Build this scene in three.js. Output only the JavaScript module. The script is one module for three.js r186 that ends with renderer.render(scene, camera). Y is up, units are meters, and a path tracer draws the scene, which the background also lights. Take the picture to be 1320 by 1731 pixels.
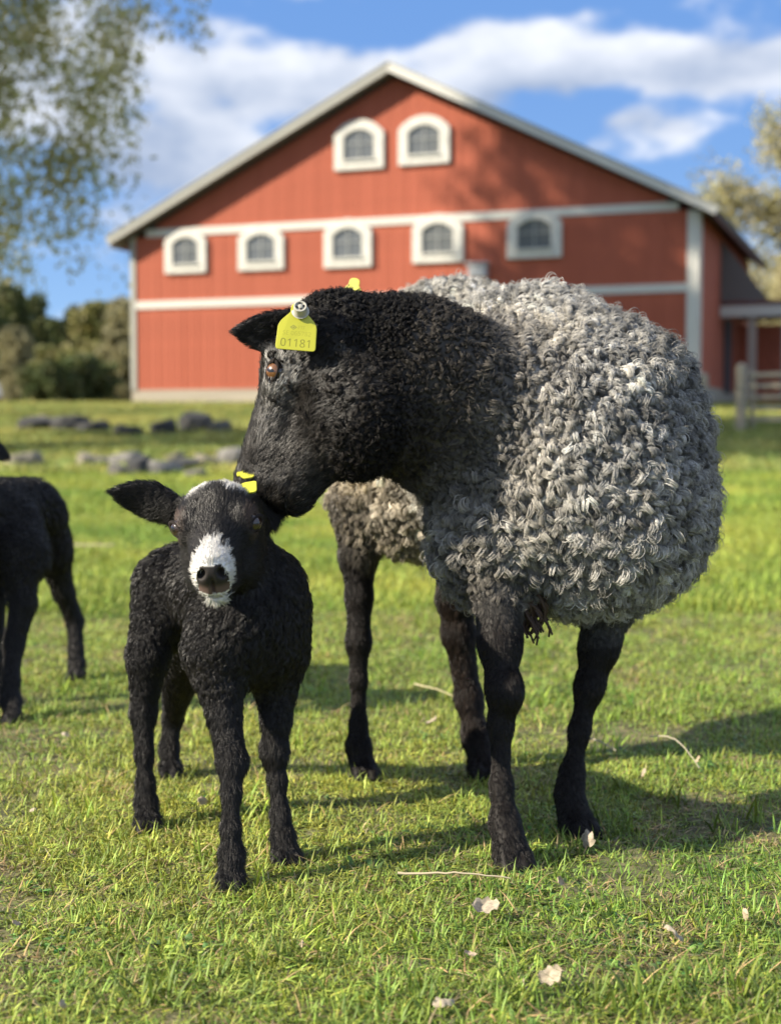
import * as THREE from 'three';
import { ImprovedNoise } from 'three/addons/math/ImprovedNoise.js';
import { mergeGeometries } from 'three/addons/utils/BufferGeometryUtils.js';
import { RoundedBoxGeometry } from 'three/addons/geometries/RoundedBoxGeometry.js';

// ------------------------------------------------------------------ camera, sky, sun, exposure
const FPX = 2400, W = 1320, H = 1731, EYE = 0.55;                    // the photograph's own pixels, focal length in them
const PITCH = Math.atan((H / 2 - 720) / FPX);
const scene = new THREE.Scene();
const camera = new THREE.PerspectiveCamera(2 * Math.atan(H / 2 / FPX) * 180 / Math.PI, W / H, 0.05, 900);
camera.position.set(0, EYE, 0);
camera.rotation.x = -PITCH;
camera.focus = 1.66;
camera.userData.fStop = 4.7;
const renderer = new THREE.WebGLRenderer();
renderer.toneMapping = THREE.LinearToneMapping;
renderer.toneMappingExposure = 1.9;
renderer.shadowMap.enabled = true;

const V = (x, y, z) => new THREE.Vector3(x, y, z);
const AX = V(1, 0, 0);
// a point of the place from where it shows in the photograph and its distance
const at = (px, py, d) => { const v = V((px - W / 2) / FPX * d, -(py - H / 2) / FPX * d, -d).applyAxisAngle(AX, -PITCH); v.y += EYE; return v; };
function rng(a) { return () => { a = (a + 0x6d2b79f5) | 0; let t = Math.imul(a ^ (a >>> 15), 1 | a); t = (t + Math.imul(t ^ (t >>> 7), 61 | t)) ^ t; return ((t ^ (t >>> 14)) >>> 0) / 4294967296; }; }
const IN = new ImprovedNoise(), ns = (x, y, z) => IN.noise(x, y, z);
const fbm = (x, y, z, o = 4) => { let s = 0, a = 0.5; for (let i = 0; i < o; i++) { s += a * ns(x, y, z); x = x * 2.03 + 7.1; y = y * 2.03 + 3.7; z = z * 2.03 + 1.3; a *= 0.5; } return s; };
const billow = (x, y, z, o = 4) => { let s = 0, a = 0.5; for (let i = 0; i < o; i++) { s += a * Math.abs(ns(x, y, z)) * 1.6; x = x * 2.1 + 3.1; y = y * 2.1 + 1.7; z = z * 2.1 + 5.3; a *= 0.5; } return s; };
const { clamp, lerp } = THREE.MathUtils;
const ss = (a, b, x) => { const t = clamp((x - a) / (b - a), 0, 1); return t * t * (3 - 2 * t); };

const SUN = V(-0.86, 0.55, 0.29).normalize();
const sun = new THREE.DirectionalLight(new THREE.Color(1.0, 0.90, 0.74), 5.0);
sun.name = 'sun';
sun.position.copy(SUN).multiplyScalar(60);
sun.castShadow = true;
sun.shadow.radius = 1.2;
Object.assign(sun.shadow.camera, { left: -50, right: 50, top: 50, bottom: -50, near: 1, far: 160 });
scene.add(sun, sun.target);

function makeSky() {
  const w = 3072, h = 1536, data = new Float32Array(w * h * 4);
  // banks of cloud: azimuth and height in degrees, half widths, strength
  const banks = [[5.4, 13.9, 5, 1.5, 1.0], [11.5, 13.8, 5, 1.35, 0.95], [3.2, 13.0, 4.0, 1.5, 0.75], [10.5, 11.8, 2.4, 1.0, 0.62], [-5.2, 13.2, 5.0, 1.9, 0.95], [-2.2, 14.2, 3.5, 1.1, 0.6], [-8.5, 10.6, 4.6, 2.2, 0.85], [-13, 13, 5, 3, 0.7], [-3.8, 16.6, 1.2, 0.5, 0.5], [-9, 17.3, 2, 1, 0.6], [0, 10, 3, 1.6, 0.3]];
  for (let j = 0; j < h; j++) {
    const e = ((j + 0.5) / h - 0.5) * 180;
    for (let i = 0; i < w; i++) {
      const o = (j * w + i) * 4, a0 = ((i + 0.5) / w - 0.5) * 360;
      let r, g, b;
      const ee = Math.max(e, 0), t = Math.pow(1 - Math.min(ee / 90, 1), 1), hz = Math.exp(-ee / 7);
      r = lerp(0.05, 0.105, t) + 0.16 * hz; g = lerp(0.12, 0.190, t) + 0.225 * hz; b = lerp(0.32, 0.43, t) + 0.15 * hz;
      const lat = 1 - hz; r = Math.max(0, r - 0.02 * lat * t);
      if (e > 0) {
        let az = a0 + 90; az = ((az + 540) % 360) - 180;             // 0 = the way the camera looks, + to the right
        const ca = Math.cos(a0 * Math.PI / 180), sa = Math.sin(a0 * Math.PI / 180), ce = Math.cos(e * Math.PI / 180), se = Math.sin(e * Math.PI / 180);
        const X = ca * ce * 13, Y = se * 26, Z = sa * ce * 13;
        const n = 0.55 * fbm(X, Y, Z, 6) + 0.75 * (0.42 - billow(X * 0.8, Y * 0.8, Z * 0.8, 5)) + 0.35 * fbm(X * 0.45 + 9, Y * 0.5, Z * 0.45, 3);
        let m = 0, top = 0;
        for (const [ba, be, wa, we, s] of banks) {
          const da = (az - ba) / wa, de = (e - be) / we, q = Math.exp(-da * da - de * de) * s;
          if (q > 0.02) { m = Math.max(m, q); top += q * de; }
        }
        const gen = 0.42 + 0.9 * fbm(X * 0.35 + 31, Y * 0.4 + 5, Z * 0.35, 3);
        const near = ss(30, 19, Math.abs(az)) * ss(24, 19, e);
        m = lerp(clamp(gen, 0, 1) * ss(2, 9, e), m, near);
        const d = m + n * 1.0 - 0.22, al = ss(0, 0.40, d) * 0.95;
        const up = fbm(X, Y + 1.1, Z, 5), lit = clamp(0.36 + (n - up) * 0.95 + (near > 0.5 ? clamp(top, -1, 1) * 0.36 : 0.1) + (0.34 - d) * 0.25, 0, 1);
        const cr = lerp(0.225, 0.57, lit), cg = lerp(0.275, 0.585, lit), cb = lerp(0.375, 0.62, lit);
        r = lerp(r, cr, al); g = lerp(g, cg, al); b = lerp(b, cb, al);
      }
      data[o] = r; data[o + 1] = g; data[o + 2] = b; data[o + 3] = 1;
    }
  }
  const t = new THREE.DataTexture(data, w, h, THREE.RGBAFormat, THREE.FloatType);
  t.mapping = THREE.EquirectangularReflectionMapping; t.magFilter = t.minFilter = THREE.LinearFilter; t.needsUpdate = true;
  return t;
}
scene.background = makeSky();
scene.environment = scene.background;

// ------------------------------------------------------------------ helpers
const used = {};
const numbered = (n) => { used[n] = (used[n] ?? -1) + 1; return used[n] ? n + '_' + String(used[n]).padStart(3, '0') : n; };
function tag(o, label, category, group, kind) { Object.assign(o.userData, { label }); if (category) o.userData.category = category; if (group) o.userData.group = group; if (kind) o.userData.kind = kind; return o; }
function thing(name, pos, label, category, group) { const o = new THREE.Group(); o.name = numbered(name); o.position.copy(pos); scene.add(o); return tag(o, label, category, group); }
function part(name, geo, mat, parent, x = 0, y = 0, z = 0) { const m = new THREE.Mesh(geo, mat); m.name = parent === scene ? numbered(name) : name; m.position.set(x, y, z); m.castShadow = m.receiveShadow = true; parent.add(m); return m; }
const std = (c, roughness = 0.9, more = {}) => new THREE.MeshStandardMaterial({ color: new THREE.Color().setRGB(...c), roughness, ...more });
const phys = (c, roughness = 0.9, more = {}) => new THREE.MeshPhysicalMaterial({ color: new THREE.Color().setRGB(...c), roughness, ...more });
function noiseTexture(n, fn, srgb = true) {
  const d = new Uint8Array(n * n * 4);
  for (let y = 0; y < n; y++) for (let x = 0; x < n; x++) { const c = fn(x / n, y / n), o = (y * n + x) * 4; for (let k = 0; k < 3; k++) { const l = clamp(c[k], 0, 1); d[o + k] = Math.round(255 * (srgb ? (l <= 0.0031308 ? l * 12.92 : 1.055 * Math.pow(l, 1 / 2.4) - 0.055) : l)); } d[o + 3] = 255; }
  const t = new THREE.DataTexture(d, n, n); t.wrapS = t.wrapT = THREE.RepeatWrapping; t.magFilter = t.minFilter = THREE.LinearFilter; if (srgb) t.colorSpace = THREE.SRGBColorSpace; t.needsUpdate = true; return t;
}
// noise that repeats over the unit square
const tile = (u, v, f, z = 0, o = 4) => { let s = 0, a = 0.5; for (let i = 0; i < o; i++) { const A = u * 6.28318, B = v * 6.28318, R = f / 6.28318; s += a * (ns(Math.cos(A) * R + 5 + z, Math.sin(A) * R + Math.cos(B) * R + z, Math.sin(B) * R + 9 + z)); f *= 2; z += 11; a *= 0.5; } return s; };

// a soup of triangles collected by hand
class Soup {
  constructor() { this.p = []; this.n = []; this.i = []; this.c = []; this.tint = null; }
  tube(pts, r0, r1, sides = 3) {                                       // tapered strand with a closed tip
    const N = pts.length, base = this.p.length / 3; let u = null;
    const t = V(), n = V(), b = V();
    for (let k = 0; k < N; k++) {
      t.subVectors(pts[Math.min(k + 1, N - 1)], pts[Math.max(k - 1, 0)]).normalize();
      if (!u) u = Math.abs(t.z) < 0.9 ? V(0, 0, 1) : V(1, 0, 0);
      n.copy(u).addScaledVector(t, -u.dot(t)).normalize(); u.copy(n); b.crossVectors(t, n);
      const r = lerp(r0, r1, k / (N - 1));
      for (let s = 0; s < sides; s++) { const a = s / sides * 6.28318, c = Math.cos(a), d = Math.sin(a), x = n.x * c + b.x * d, y = n.y * c + b.y * d, z = n.z * c + b.z * d; this.p.push(pts[k].x + x * r, pts[k].y + y * r, pts[k].z + z * r); this.n.push(x, y, z); }
      if (k) for (let s = 0; s < sides; s++) { const A = base + (k - 1) * sides + s, B = base + (k - 1) * sides + (s + 1) % sides; this.i.push(A, B, A + sides, B, B + sides, A + sides); }
    }
    return this;
  }
  strip(pts, side, w) {                                                // flat blade: points, sideways vectors, half widths
    const base = this.p.length / 3, N = pts.length, t = V(), n = V();
    for (let k = 0; k < N; k++) {
      t.subVectors(pts[Math.min(k + 1, N - 1)], pts[Math.max(k - 1, 0)]).normalize(); n.crossVectors(side, t).normalize();
      for (const s of [-1, 1]) { if (this.tint) this.c.push(...this.tint); this.p.push(pts[k].x + side.x * w[k] * s, pts[k].y + side.y * w[k] * s, pts[k].z + side.z * w[k] * s); this.n.push(n.x + side.x * s * 0.4, n.y + side.y * s * 0.4, n.z + side.z * s * 0.4); }
      if (k) { const A = base + (k - 1) * 2; this.i.push(A, A + 1, A + 2, A + 1, A + 3, A + 2); }
    }
    return this;
  }
  geo() { const g = new THREE.BufferGeometry(); g.setAttribute('position', new THREE.BufferAttribute(new Float32Array(this.p), 3)); g.setAttribute('normal', new THREE.BufferAttribute(new Float32Array(this.n), 3)); g.setIndex(this.i); if (this.c.length) g.setAttribute('color', new THREE.BufferAttribute(new Float32Array(this.c), 3)); return g; }
}
const M4 = new THREE.Matrix4(), Q = new THREE.Quaternion(), E = new THREE.Euler();
// copies: [matrix elements..., r, g, b] per copy
function scatter(name, geo, mat, list, parent, base) {
  const n = list.length; if (!n) return null;
  const m = new THREE.InstancedMesh(geo, mat, n); m.name = name; m.castShadow = m.receiveShadow = true;
  const c = new THREE.Color();
  for (let k = 0; k < n; k++) { const [e, col] = list[k]; m.setMatrixAt(k, e); m.setColorAt(k, c.setRGB(col[0], col[1], col[2])); }
  if (base) m.position.copy(base).negate();
  m.userData.kind = 'stuff';
  parent.add(m);
  return m;
}

// ------------------------------------------------------------------ the ground
function groundY(x, z) {
  const d = -z;
  let g = 0.45 * ss(19, 29, d) + 0.80 * ss(26, 40, d) + 0.05 * ss(26, 32, d) * ss(3, -6, x) * (1 - ss(32, 38, d)) - 0.10 * ss(30, 36, d);
  g += 0.14 * ss(20, 22, d) * ss(30, 24, d) * ss(6, 2, x) * (0.5 + 1.2 * fbm(x * 0.35, 3.3, z * 0.3, 3));
  g += (0.011 * ns(x * 1.7, 0.5, z * 1.7) + 0.006 * ns(x * 6, 2.5, z * 6)) * ss(0, 1.5, d + 1) + 0.05 * ns(x * 0.22, 8.5, z * 0.22) * ss(3, 12, d);
  return g;
}
{
  const xs = [], zs = [];
  for (let k = -90; k <= 90; k++) xs.push(Math.sign(k) * (Math.pow(Math.abs(k) / 90, 2.6) * 400 + Math.abs(k) * 0.03));
  for (let k = 0; k <= 260; k++) zs.push(6 - k * 0.055 - Math.pow(k / 260, 4.2) * 600);
  const p = [], uv = [], ix = [], col = [];
  for (const z of zs) for (const x of xs) { p.push(x, groundY(x, z) , z); uv.push(x / 1.6, z / 1.6); const v = 1 + 0.5 * fbm(x * 0.12, 1.5, z * 0.12, 3), y = fbm(x * 0.3 + 40, 2.5, z * 0.3, 3); col.push(v * (1 + 0.5 * y), v, v * (1 - 0.3 * y)); }
  const n = xs.length;
  for (let j = 0; j < zs.length - 1; j++) for (let i = 0; i < n - 1; i++) { const a = j * n + i; ix.push(a, a + 1, a + n, a + 1, a + n + 1, a + n); }
  const g = new THREE.BufferGeometry();
  g.setAttribute('position', new THREE.Float32BufferAttribute(p, 3)); g.setAttribute('uv', new THREE.Float32BufferAttribute(uv, 2)); g.setAttribute('color', new THREE.Float32BufferAttribute(col, 3)); g.setIndex(ix); g.computeVertexNormals();
  const map = noiseTexture(512, (u, v) => { const a = tile(u, v, 14, 0, 4), b = tile(u, v, 60, 3, 3), t = ss(-0.25, 0.25, a + b * 0.8), k = 1 + b * 1.1; return [lerp(0.075, 0.13, t) * k, lerp(0.075, 0.115, t) * k, lerp(0.03, 0.05, t) * k]; });
  const m = part('pasture_ground', g, new THREE.MeshStandardMaterial({ map, roughness: 1, vertexColors: true }), scene);
  tag(m, 'grazed pasture sloping up to the red barn', 'ground', null, 'structure');
}
// ------------------------------------------------------------------ the barn
const wood = noiseTexture(256, (u, v) => { const k = 1 + 0.5 * tile(u, v * 0.5, 40, 2, 3) + 0.25 * tile(u * 0.5, v, 5, 8, 2); return [k * 0.9, k * 0.9, k * 0.9]; });
const paintTex = noiseTexture(256, (u, v) => { const k = 0.86 + 0.3 * tile(u, v, 8, 21, 4); return [k, k, k * 0.97]; });
const RED = [[0.450, 0.118, 0.064], [0.436, 0.113, 0.061], [0.462, 0.122, 0.067], [0.443, 0.115, 0.062]].map((c) => std(c, 0.85, { map: wood }));
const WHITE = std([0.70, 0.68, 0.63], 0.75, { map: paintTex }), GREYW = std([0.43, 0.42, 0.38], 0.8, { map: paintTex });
const box = (w, h, d, x = 0, y = 0, z = 0) => { const g = new THREE.BoxGeometry(w, h, d); g.translate(x, y, z); return g; };
const TH = Math.PI / 9, BW = 16.18, HALF = BW / 2;
const barnAt = V(0.13, 1.20, -38.73), barn = thing('barn', barnAt, 'large red wooden barn with white trimmed arched windows behind the sheep', 'barn');
barn.rotation.y = -TH;
{
  const EV = 4.76, AP = 8.72, BL = 11.5, slope = (AP - EV) / HALF;
  const roofAt = (x) => AP - Math.abs(x) * slope;
  part('foundation', box(BW + 0.06, 0.75, BL, 0, 0.02, -BL / 2 + 0.05), std([0.42, 0.37, 0.30], 0.95, { map: paintTex }), barn);
  // core behind the boards
  const sh = new THREE.Shape([[-HALF + 0.06, 0.39], [HALF - 0.06, 0.39], [HALF - 0.06, EV - 0.05], [0, AP - 0.08], [-HALF + 0.06, EV - 0.05]].map((p) => new THREE.Vector2(...p)));
  const core = new THREE.ExtrudeGeometry(sh, { depth: BL - 0.1, bevelEnabled: false }); core.translate(0, 0, -BL + 0.02);
  part('wall_core', core, std([0.16, 0.035, 0.02], 0.95), barn);
  // boards in three tiers
  const n = 78, bw = BW / n, R = rng(5), tiers = [[0.39, 2.72], [2.94, 4.76], [4.98, null]];
  const wins = [];
  const px2x = (px, d) => { // where a pixel column meets the front of the barn
    const k = (px - W / 2) / FPX, ct = Math.cos(TH), st = Math.sin(TH); return (k * 38.73 - 0.13) / (ct + k * st);
  };
  for (const [px, py, ww, wh] of [[610, 253, 84, 81], [718, 245, 86, 80], [320, 428, 74, 73], [446, 423, 80, 73], [591, 415, 82, 80], [741, 407, 85, 80], [902, 400, 89, 79]]) {
    const x = px2x(px), dep = 38.73 - x * Math.sin(TH), y = (720 - py) / FPX * dep + EYE - barnAt.y;
    wins.push([x, y, ww / FPX * dep / Math.cos(TH) * 0.97, wh / FPX * dep]);
  }
  const bg = {};
  for (const [lo, hi] of tiers) for (let k = 0; k < n; k++) {
    const x = -HALF + (k + 0.5) * bw; let top = hi ?? roofAt(Math.abs(x) + bw / 2) - 0.02;
    if (hi) top = Math.min(top, roofAt(Math.abs(x) + bw / 2) - 0.02);
    if (top - lo < 0.08) continue;
    const key = lo + '_' + top.toFixed(3) + '_' + (k % 2);
    const g = bg[key] ??= mergeGeometries([box(bw - 0.012, top - lo, 0.03, 0, (lo + top) / 2, 0.015 + (k % 2) * 0.004), box(0.045, top - lo - 0.004, 0.024, bw / 2, (lo + top) / 2, 0.04)]);
    part('wall_board', g, RED[Math.floor(R() * 4)], barn, x, 0, 0);
  }
  for (const y of [2.83, 4.87]) { const half = Math.min(HALF, (AP - y - 0.14) / slope); part('trim_band', box(half * 2, 0.215, 0.075, 0, y, 0.045), WHITE, barn); }
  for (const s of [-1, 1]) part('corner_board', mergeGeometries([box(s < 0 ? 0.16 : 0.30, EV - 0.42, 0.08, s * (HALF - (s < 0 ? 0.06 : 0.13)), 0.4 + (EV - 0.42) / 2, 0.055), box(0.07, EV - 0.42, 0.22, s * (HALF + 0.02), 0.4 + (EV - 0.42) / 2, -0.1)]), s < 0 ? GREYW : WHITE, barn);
  // side boards on the right
  for (let k = 0; k < 55; k++) part('wall_board', bg.side ??= box(0.03, EV - 0.45, 0.19, 0, 0.39 + (EV - 0.45) / 2, 0), RED[k % 4], barn, HALF + 0.005 + (k % 2) * 0.006, 0, -0.33 - k * 0.203);
  part('wall_panel', box(0.03, EV - 0.45, BL - 0.3, 0, 0.39 + (EV - 0.45) / 2, 0), RED[0], barn, -HALF - 0.01, 0, -BL / 2);
  // arched windows
  const arch = (w, h, rise) => { const s = new THREE.Shape(); s.moveTo(-w / 2, -h / 2); s.lineTo(w / 2, -h / 2); s.lineTo(w / 2, h / 2 - rise); const c = Math.atan2(rise, w / 2) * 2, r = w / 2 / Math.sin(c); for (let k = 1; k <= 14; k++) { const a = -c + 2 * c * (1 - k / 14); s.lineTo(r * Math.sin(-a + 0) * -1, h / 2 - rise + r * (Math.cos(a) - Math.cos(c))); } return s; };
  const glass = phys([0.13, 0.14, 0.145], 0.10, { ior: 1.5, specularIntensity: 1 });
  for (const [x, y, w, h] of wins) {
    const f = arch(w, h, h * 0.27), hole = arch(w * 0.64, h * 0.63, h * 0.16); f.holes.push(new THREE.Path(hole.getPoints().reverse()));
    const wg = new THREE.ExtrudeGeometry(f, { depth: 0.09, bevelEnabled: true, bevelSize: 0.012, bevelThickness: 0.012, bevelSegments: 1 });
    const win = part('window', wg, WHITE, barn, x, y, 0.045);
    const pg = new THREE.ExtrudeGeometry(hole, { depth: 0.02, bevelEnabled: false });
    part('pane', pg, glass, win, 0, 0, 0.012);
    part('glazing_bar', mergeGeometries([box(0.035, h * 0.6, 0.03, 0, 0, 0.045), box(w * 0.6, 0.03, 0.028, 0, h * 0.03, 0.045)]), std([0.30, 0.31, 0.30], 0.7), win);
    part('sill', box(w * 0.66, 0.05, 0.07, 0, -h * 0.325, 0.12), WHITE, win);
  }
  // roof
  const ov = 0.48, len = BL + 1.0;
  for (const s of [-1, 1]) {
    const L = Math.hypot(HALF + ov, (HALF + ov) * slope), ang = Math.atan(slope);
    const g = box(L, 0.14, len, 0, 0.07, 0); g.rotateZ(-s * ang);
    part('roof', g, std([0.10, 0.095, 0.09], 0.8), barn, s * (HALF + ov) / 2, AP - (HALF + ov) / 2 * slope + 0.02, -BL / 2 - 0.0);
    const b = box(L + 0.02, 0.23, 0.06, 0, 0.03, 0); b.rotateZ(-s * ang);
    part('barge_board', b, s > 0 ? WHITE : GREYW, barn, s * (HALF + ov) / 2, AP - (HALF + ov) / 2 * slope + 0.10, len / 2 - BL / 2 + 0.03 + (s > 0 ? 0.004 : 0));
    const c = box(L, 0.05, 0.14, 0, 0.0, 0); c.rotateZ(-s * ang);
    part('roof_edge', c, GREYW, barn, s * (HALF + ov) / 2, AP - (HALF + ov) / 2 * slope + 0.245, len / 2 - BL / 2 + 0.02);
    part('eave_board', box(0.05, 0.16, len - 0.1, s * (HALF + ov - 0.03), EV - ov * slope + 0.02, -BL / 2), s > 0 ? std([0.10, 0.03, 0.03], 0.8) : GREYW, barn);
  }
  // wall lamp housing above the ewe's back
  part('wall_vent', mergeGeometries([new RoundedBoxGeometry(0.5, 0.34, 0.3, 2, 0.03).translate(0, 0, 0.15), new RoundedBoxGeometry(0.6, 0.07, 0.36, 2, 0.02).translate(0, 0.2, 0.17)]), std([0.5, 0.5, 0.5], 0.45, { metalness: 0.4 }), barn, px2x(810), (720 - 462) / FPX * 37.8 + EYE - barnAt.y, 0.03);
  // lean-to on the shaded right side
  const X = HALF + 0.04;
  part('porch_roof', mergeGeometries([box(1.9, 0.12, 6.2, X + 0.95, 2.75, -7.2)]), std([0.13, 0.05, 0.045], 0.8), barn);
  part('porch_beam', box(1.95, 0.30, 0.12, X + 0.98, 2.52, -4.1), std([0.52, 0.50, 0.46], 0.8), barn);
  for (const x of [0.86, 1.78]) part('porch_post', box(0.22, 2.3, 0.18, X + x, 1.2, -4.25), std([0.34, 0.28, 0.24], 0.9), barn);
  part('porch_wall', box(1.8, 2.4, 0.1, X + 0.95, 1.2, -8.2), RED[1], barn);
  part('porch_door', box(0.05, 2.1, 1.4, X + 0.02, 1.35, -5.8), std([0.03, 0.03, 0.035], 0.6), barn);
  const gable = new THREE.Shape([[0, 0], [1.3, 0], [0, 1.7]].map((p) => new THREE.Vector2(...p)));
  part('porch_gable', new THREE.ExtrudeGeometry(gable, { depth: 0.08, bevelEnabled: false }), std([0.13, 0.115, 0.11], 0.85), barn, X, 2.82, -4.2);
}
{ // small dark red shed beside the porch
  const p = V(15.1, 0, -60); p.y = groundY(p.x, p.z) - 0.05;
  const s = thing('shed', p, 'small dark red shed right of the barn porch', 'shed'); s.rotation.y = -0.3;
  const dr = [[0.07, 0.018, 0.026], [0.085, 0.02, 0.028]].map((c) => std(c, 0.85));
  part('wall_core', box(1.9, 2.9, 2.6, 0, 1.45, 0), dr[0], s);
  for (let k = 0; k < 10; k++) part('wall_board', box(0.17, 2.85, 0.03, 0, 1.43, 0), dr[k % 2], s, -0.86 + k * 0.191, 0, 1.318);
  part('corner_board', box(0.22, 2.9, 0.1, 0.95, 1.45, 1.32), WHITE, s);
  const r = box(2.5, 0.12, 3.2); r.rotateZ(-0.12); part('roof', r, std([0.3, 0.27, 0.25], 0.8), s, 0, 3.05, 0);
}
{ // far cabin at the left edge
  const p = at(-24, 692, 82); p.y = groundY(p.x, p.z) - 0.1;
  const s = thing('cabin', p, 'pale roofed dark red cabin at the left edge beyond the rocks', 'cabin'); s.rotation.y = 0.25;
  part('wall', box(2.6, 1.15, 2.4, 0, 0.6, 0), std([0.10, 0.035, 0.04], 0.9), s);
  const sh = new THREE.Shape(); sh.absarc(0, 0, 1.45, 0, Math.PI, false); const g = new THREE.ExtrudeGeometry(sh, { depth: 2.7, bevelEnabled: false, curveSegments: 14 }); g.translate(0, 0, -1.35); g.scale(1, 0.75, 1);
  part('roof', g, std([0.70, 0.69, 0.72], 0.6), s, 0, 1.17, 0);
}
// ------------------------------------------------------------------ fence and gate at the right
{
  const post = std([0.40, 0.35, 0.26], 0.95, { map: wood });
  const mk = (px, top, bottom, d, w, label) => { const a = at(px, bottom, d); a.y = groundY(a.x, a.z) - 0.05; const h = (720 - top) / FPX * d + EYE - a.y; const t = thing('fence_post', a, label, 'fence post'); const g = new THREE.CylinderGeometry(w * 0.92, w, h, 10, 3); const q = g.attributes.position, R = rng(px | 0); for (let k = 0; k < q.count; k++) q.setXYZ(k, q.getX(k) * (1 + 0.1 * (R() - 0.5)), q.getY(k), q.getZ(k) * (1 + 0.1 * (R() - 0.5))); g.computeVertexNormals(); g.translate(0, h / 2, 0); part('post', g, post, t); const c = new THREE.ConeGeometry(w * 0.92, 0.05, 10); c.translate(0, h + 0.024, 0); part('post_cap', c, post, t); return t; };
  mk(1187, 634, 722, 27, 0.10, 'weathered fence post just right of the ewe by the barn corner');
  mk(1251, 618, 726, 27, 0.11, 'tall weathered gate post left of the barred gate');
  const g0 = at(1264, 712, 27.4), g1 = at(1420, 716, 25.5);
  g0.y = groundY(g0.x, g0.z); g1.y = groundY(g1.x, g1.z);
  const gate = thing('gate', g0, 'pale wooden gate of horizontal rails at the right edge', 'gate');
  const d = g1.clone().sub(g0), L = Math.hypot(d.x, d.z); gate.rotation.y = Math.atan2(-d.z, d.x);
  const rail = std([0.42, 0.37, 0.28], 0.9, { map: wood });
  for (let k = 0; k < 5; k++) part('rail', new RoundedBoxGeometry(L, 0.09, 0.035, 1, 0.008), rail, gate, L / 2, 0.22 + k * 0.21, 0);
  for (const x of [0.06, L / 2, L - 0.06]) part('upright', new RoundedBoxGeometry(0.09, 1.12, 0.04, 1, 0.008), rail, gate, x, 0.6, -0.045);
  const r0 = at(1263, 690, 27.4); void r0;
}
// ------------------------------------------------------------------ rocks
{
  const mats = [[0.16, 0.15, 0.13], [0.28, 0.25, 0.19], [0.06, 0.06, 0.06], [0.22, 0.21, 0.19]].map((c) => std(c, 0.95, { map: noiseTexture(128, (u, v) => { const k = 0.8 + 0.8 * tile(u, v, 10, 4, 4); return [k, k, k]; }) }));
  const list = [[38, 770, 72, 34, 17.5, 1, 'long pale flat rock behind the left lamb'], [64, 722, 74, 30, 21.5, 2, 'dark grey boulder beside the far left trees'], [84, 712, 36, 30, 21, 3, 'small pale rock left of the dark boulders'], [118, 728, 72, 34, 21.5, 2, 'wide dark boulder at the left foot of the grass bank'], [157, 735, 60, 26, 21, 2, 'low dark boulder at the edge of the grass bank'], [146, 770, 32, 32, 17.2, 1, 'upright tan rock alone on the grass'],
    [176, 762, 52, 24, 17.8, 0, 'grey rock right of the upright tan rock'], [214, 768, 62, 34, 17.3, 3, 'large pale rock at the left of the rock row'], [237, 795, 44, 40, 15.6, 2, 'dark rock in front of the rock row'], [200, 802, 34, 28, 15.3, 0, 'small grey rock at the front left of the dark rock'], [268, 792, 92, 30, 15.8, 3, 'long pale slab at the front of the rock row'], [296, 757, 36, 28, 18.4, 1, 'small tan rock behind the long slab'], [312, 778, 74, 26, 16.6, 2, 'flat dark grey slab in the rock row'],
    [350, 764, 44, 30, 17.6, 1, 'tan boulder near the ewe face'], [396, 752, 66, 42, 18.0, 3, 'pale rounded boulder beside the ewe nose'], [276, 738, 46, 36, 20.6, 2, 'dark boulder at the foot of the bank under the barn'], [332, 730, 60, 42, 20.6, 2, 'largest dark boulder under the barn wall'], [218, 742, 50, 26, 20.6, 2, 'middle dark boulder at the foot of the bank'], [372, 738, 46, 26, 20.4, 0, 'grey boulder right of the largest dark boulder'], [330, 800, 40, 16, 15.2, 0, 'thin low grey stone in front of the rock row']];
  list.forEach(([px, py, w, h, d0, m, label], i) => {
    const d = py < 750 ? 25 + (750 - py) * 0.06 : d0, c = at(px, py, d), rw = w / 2 / FPX * d, rh = h / 2 / FPX * d * 1.35, g = new THREE.IcosahedronGeometry(1, 4), q = g.attributes.position, v = V();
    for (let k = 0; k < q.count; k++) { v.fromBufferAttribute(q, k); const n = 1 + 0.35 * fbm(v.x * 1.2 + i * 7, v.y * 1.2, v.z * 1.2, 4); v.multiplyScalar(n); v.x = v.x * 0.5 + 0.5 * clamp(v.x, -0.62, 0.7); v.y = clamp(v.y, -0.8, 0.55 + 0.25 * v.x); q.setXYZ(k, v.x * rw * 1.15, v.y * rh * 1.1, v.z * rw * 0.9); }
    g.computeVertexNormals();
    const o = part('rock', g, mats[m], scene, c.x, groundY(c.x, c.z) + rh * 0.5, c.z); o.rotation.y = i * 1.7;
    tag(o, label, 'rock', 'rocks strewn below the barn bank');
  });
}
// ------------------------------------------------------------------ trees
function leafSpray(seed, n, spread, hang, size) {                      // a loose spray of leaves
  const R = rng(seed), s = new Soup();
  for (let k = 0; k < n; k++) {
    const c = V((R() - 0.5) * spread * 2, (R() - 0.6) * hang, (R() - 0.5) * spread * 2), d = V(R() - 0.5, R() - 0.9, R() - 0.5).normalize(), side = V(R() - 0.5, R() - 0.5, R() - 0.5).cross(d).normalize(), L = size * (0.7 + R() * 0.7);
    s.strip([c, c.clone().addScaledVector(d, L * 0.45), c.clone().addScaledVector(d, L)], side, [L * 0.08, L * 0.38, L * 0.02]);
  }
  return s.geo();
}
const leafMat = phys([1, 1, 1], 0.7, { transmission: 0.45, side: THREE.DoubleSide, specularIntensity: 0.4 });
const bark = std([0.12, 0.095, 0.075], 0.95, { map: wood }), birchBark = std([0.48, 0.45, 0.40], 0.9, { map: paintTex });
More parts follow.
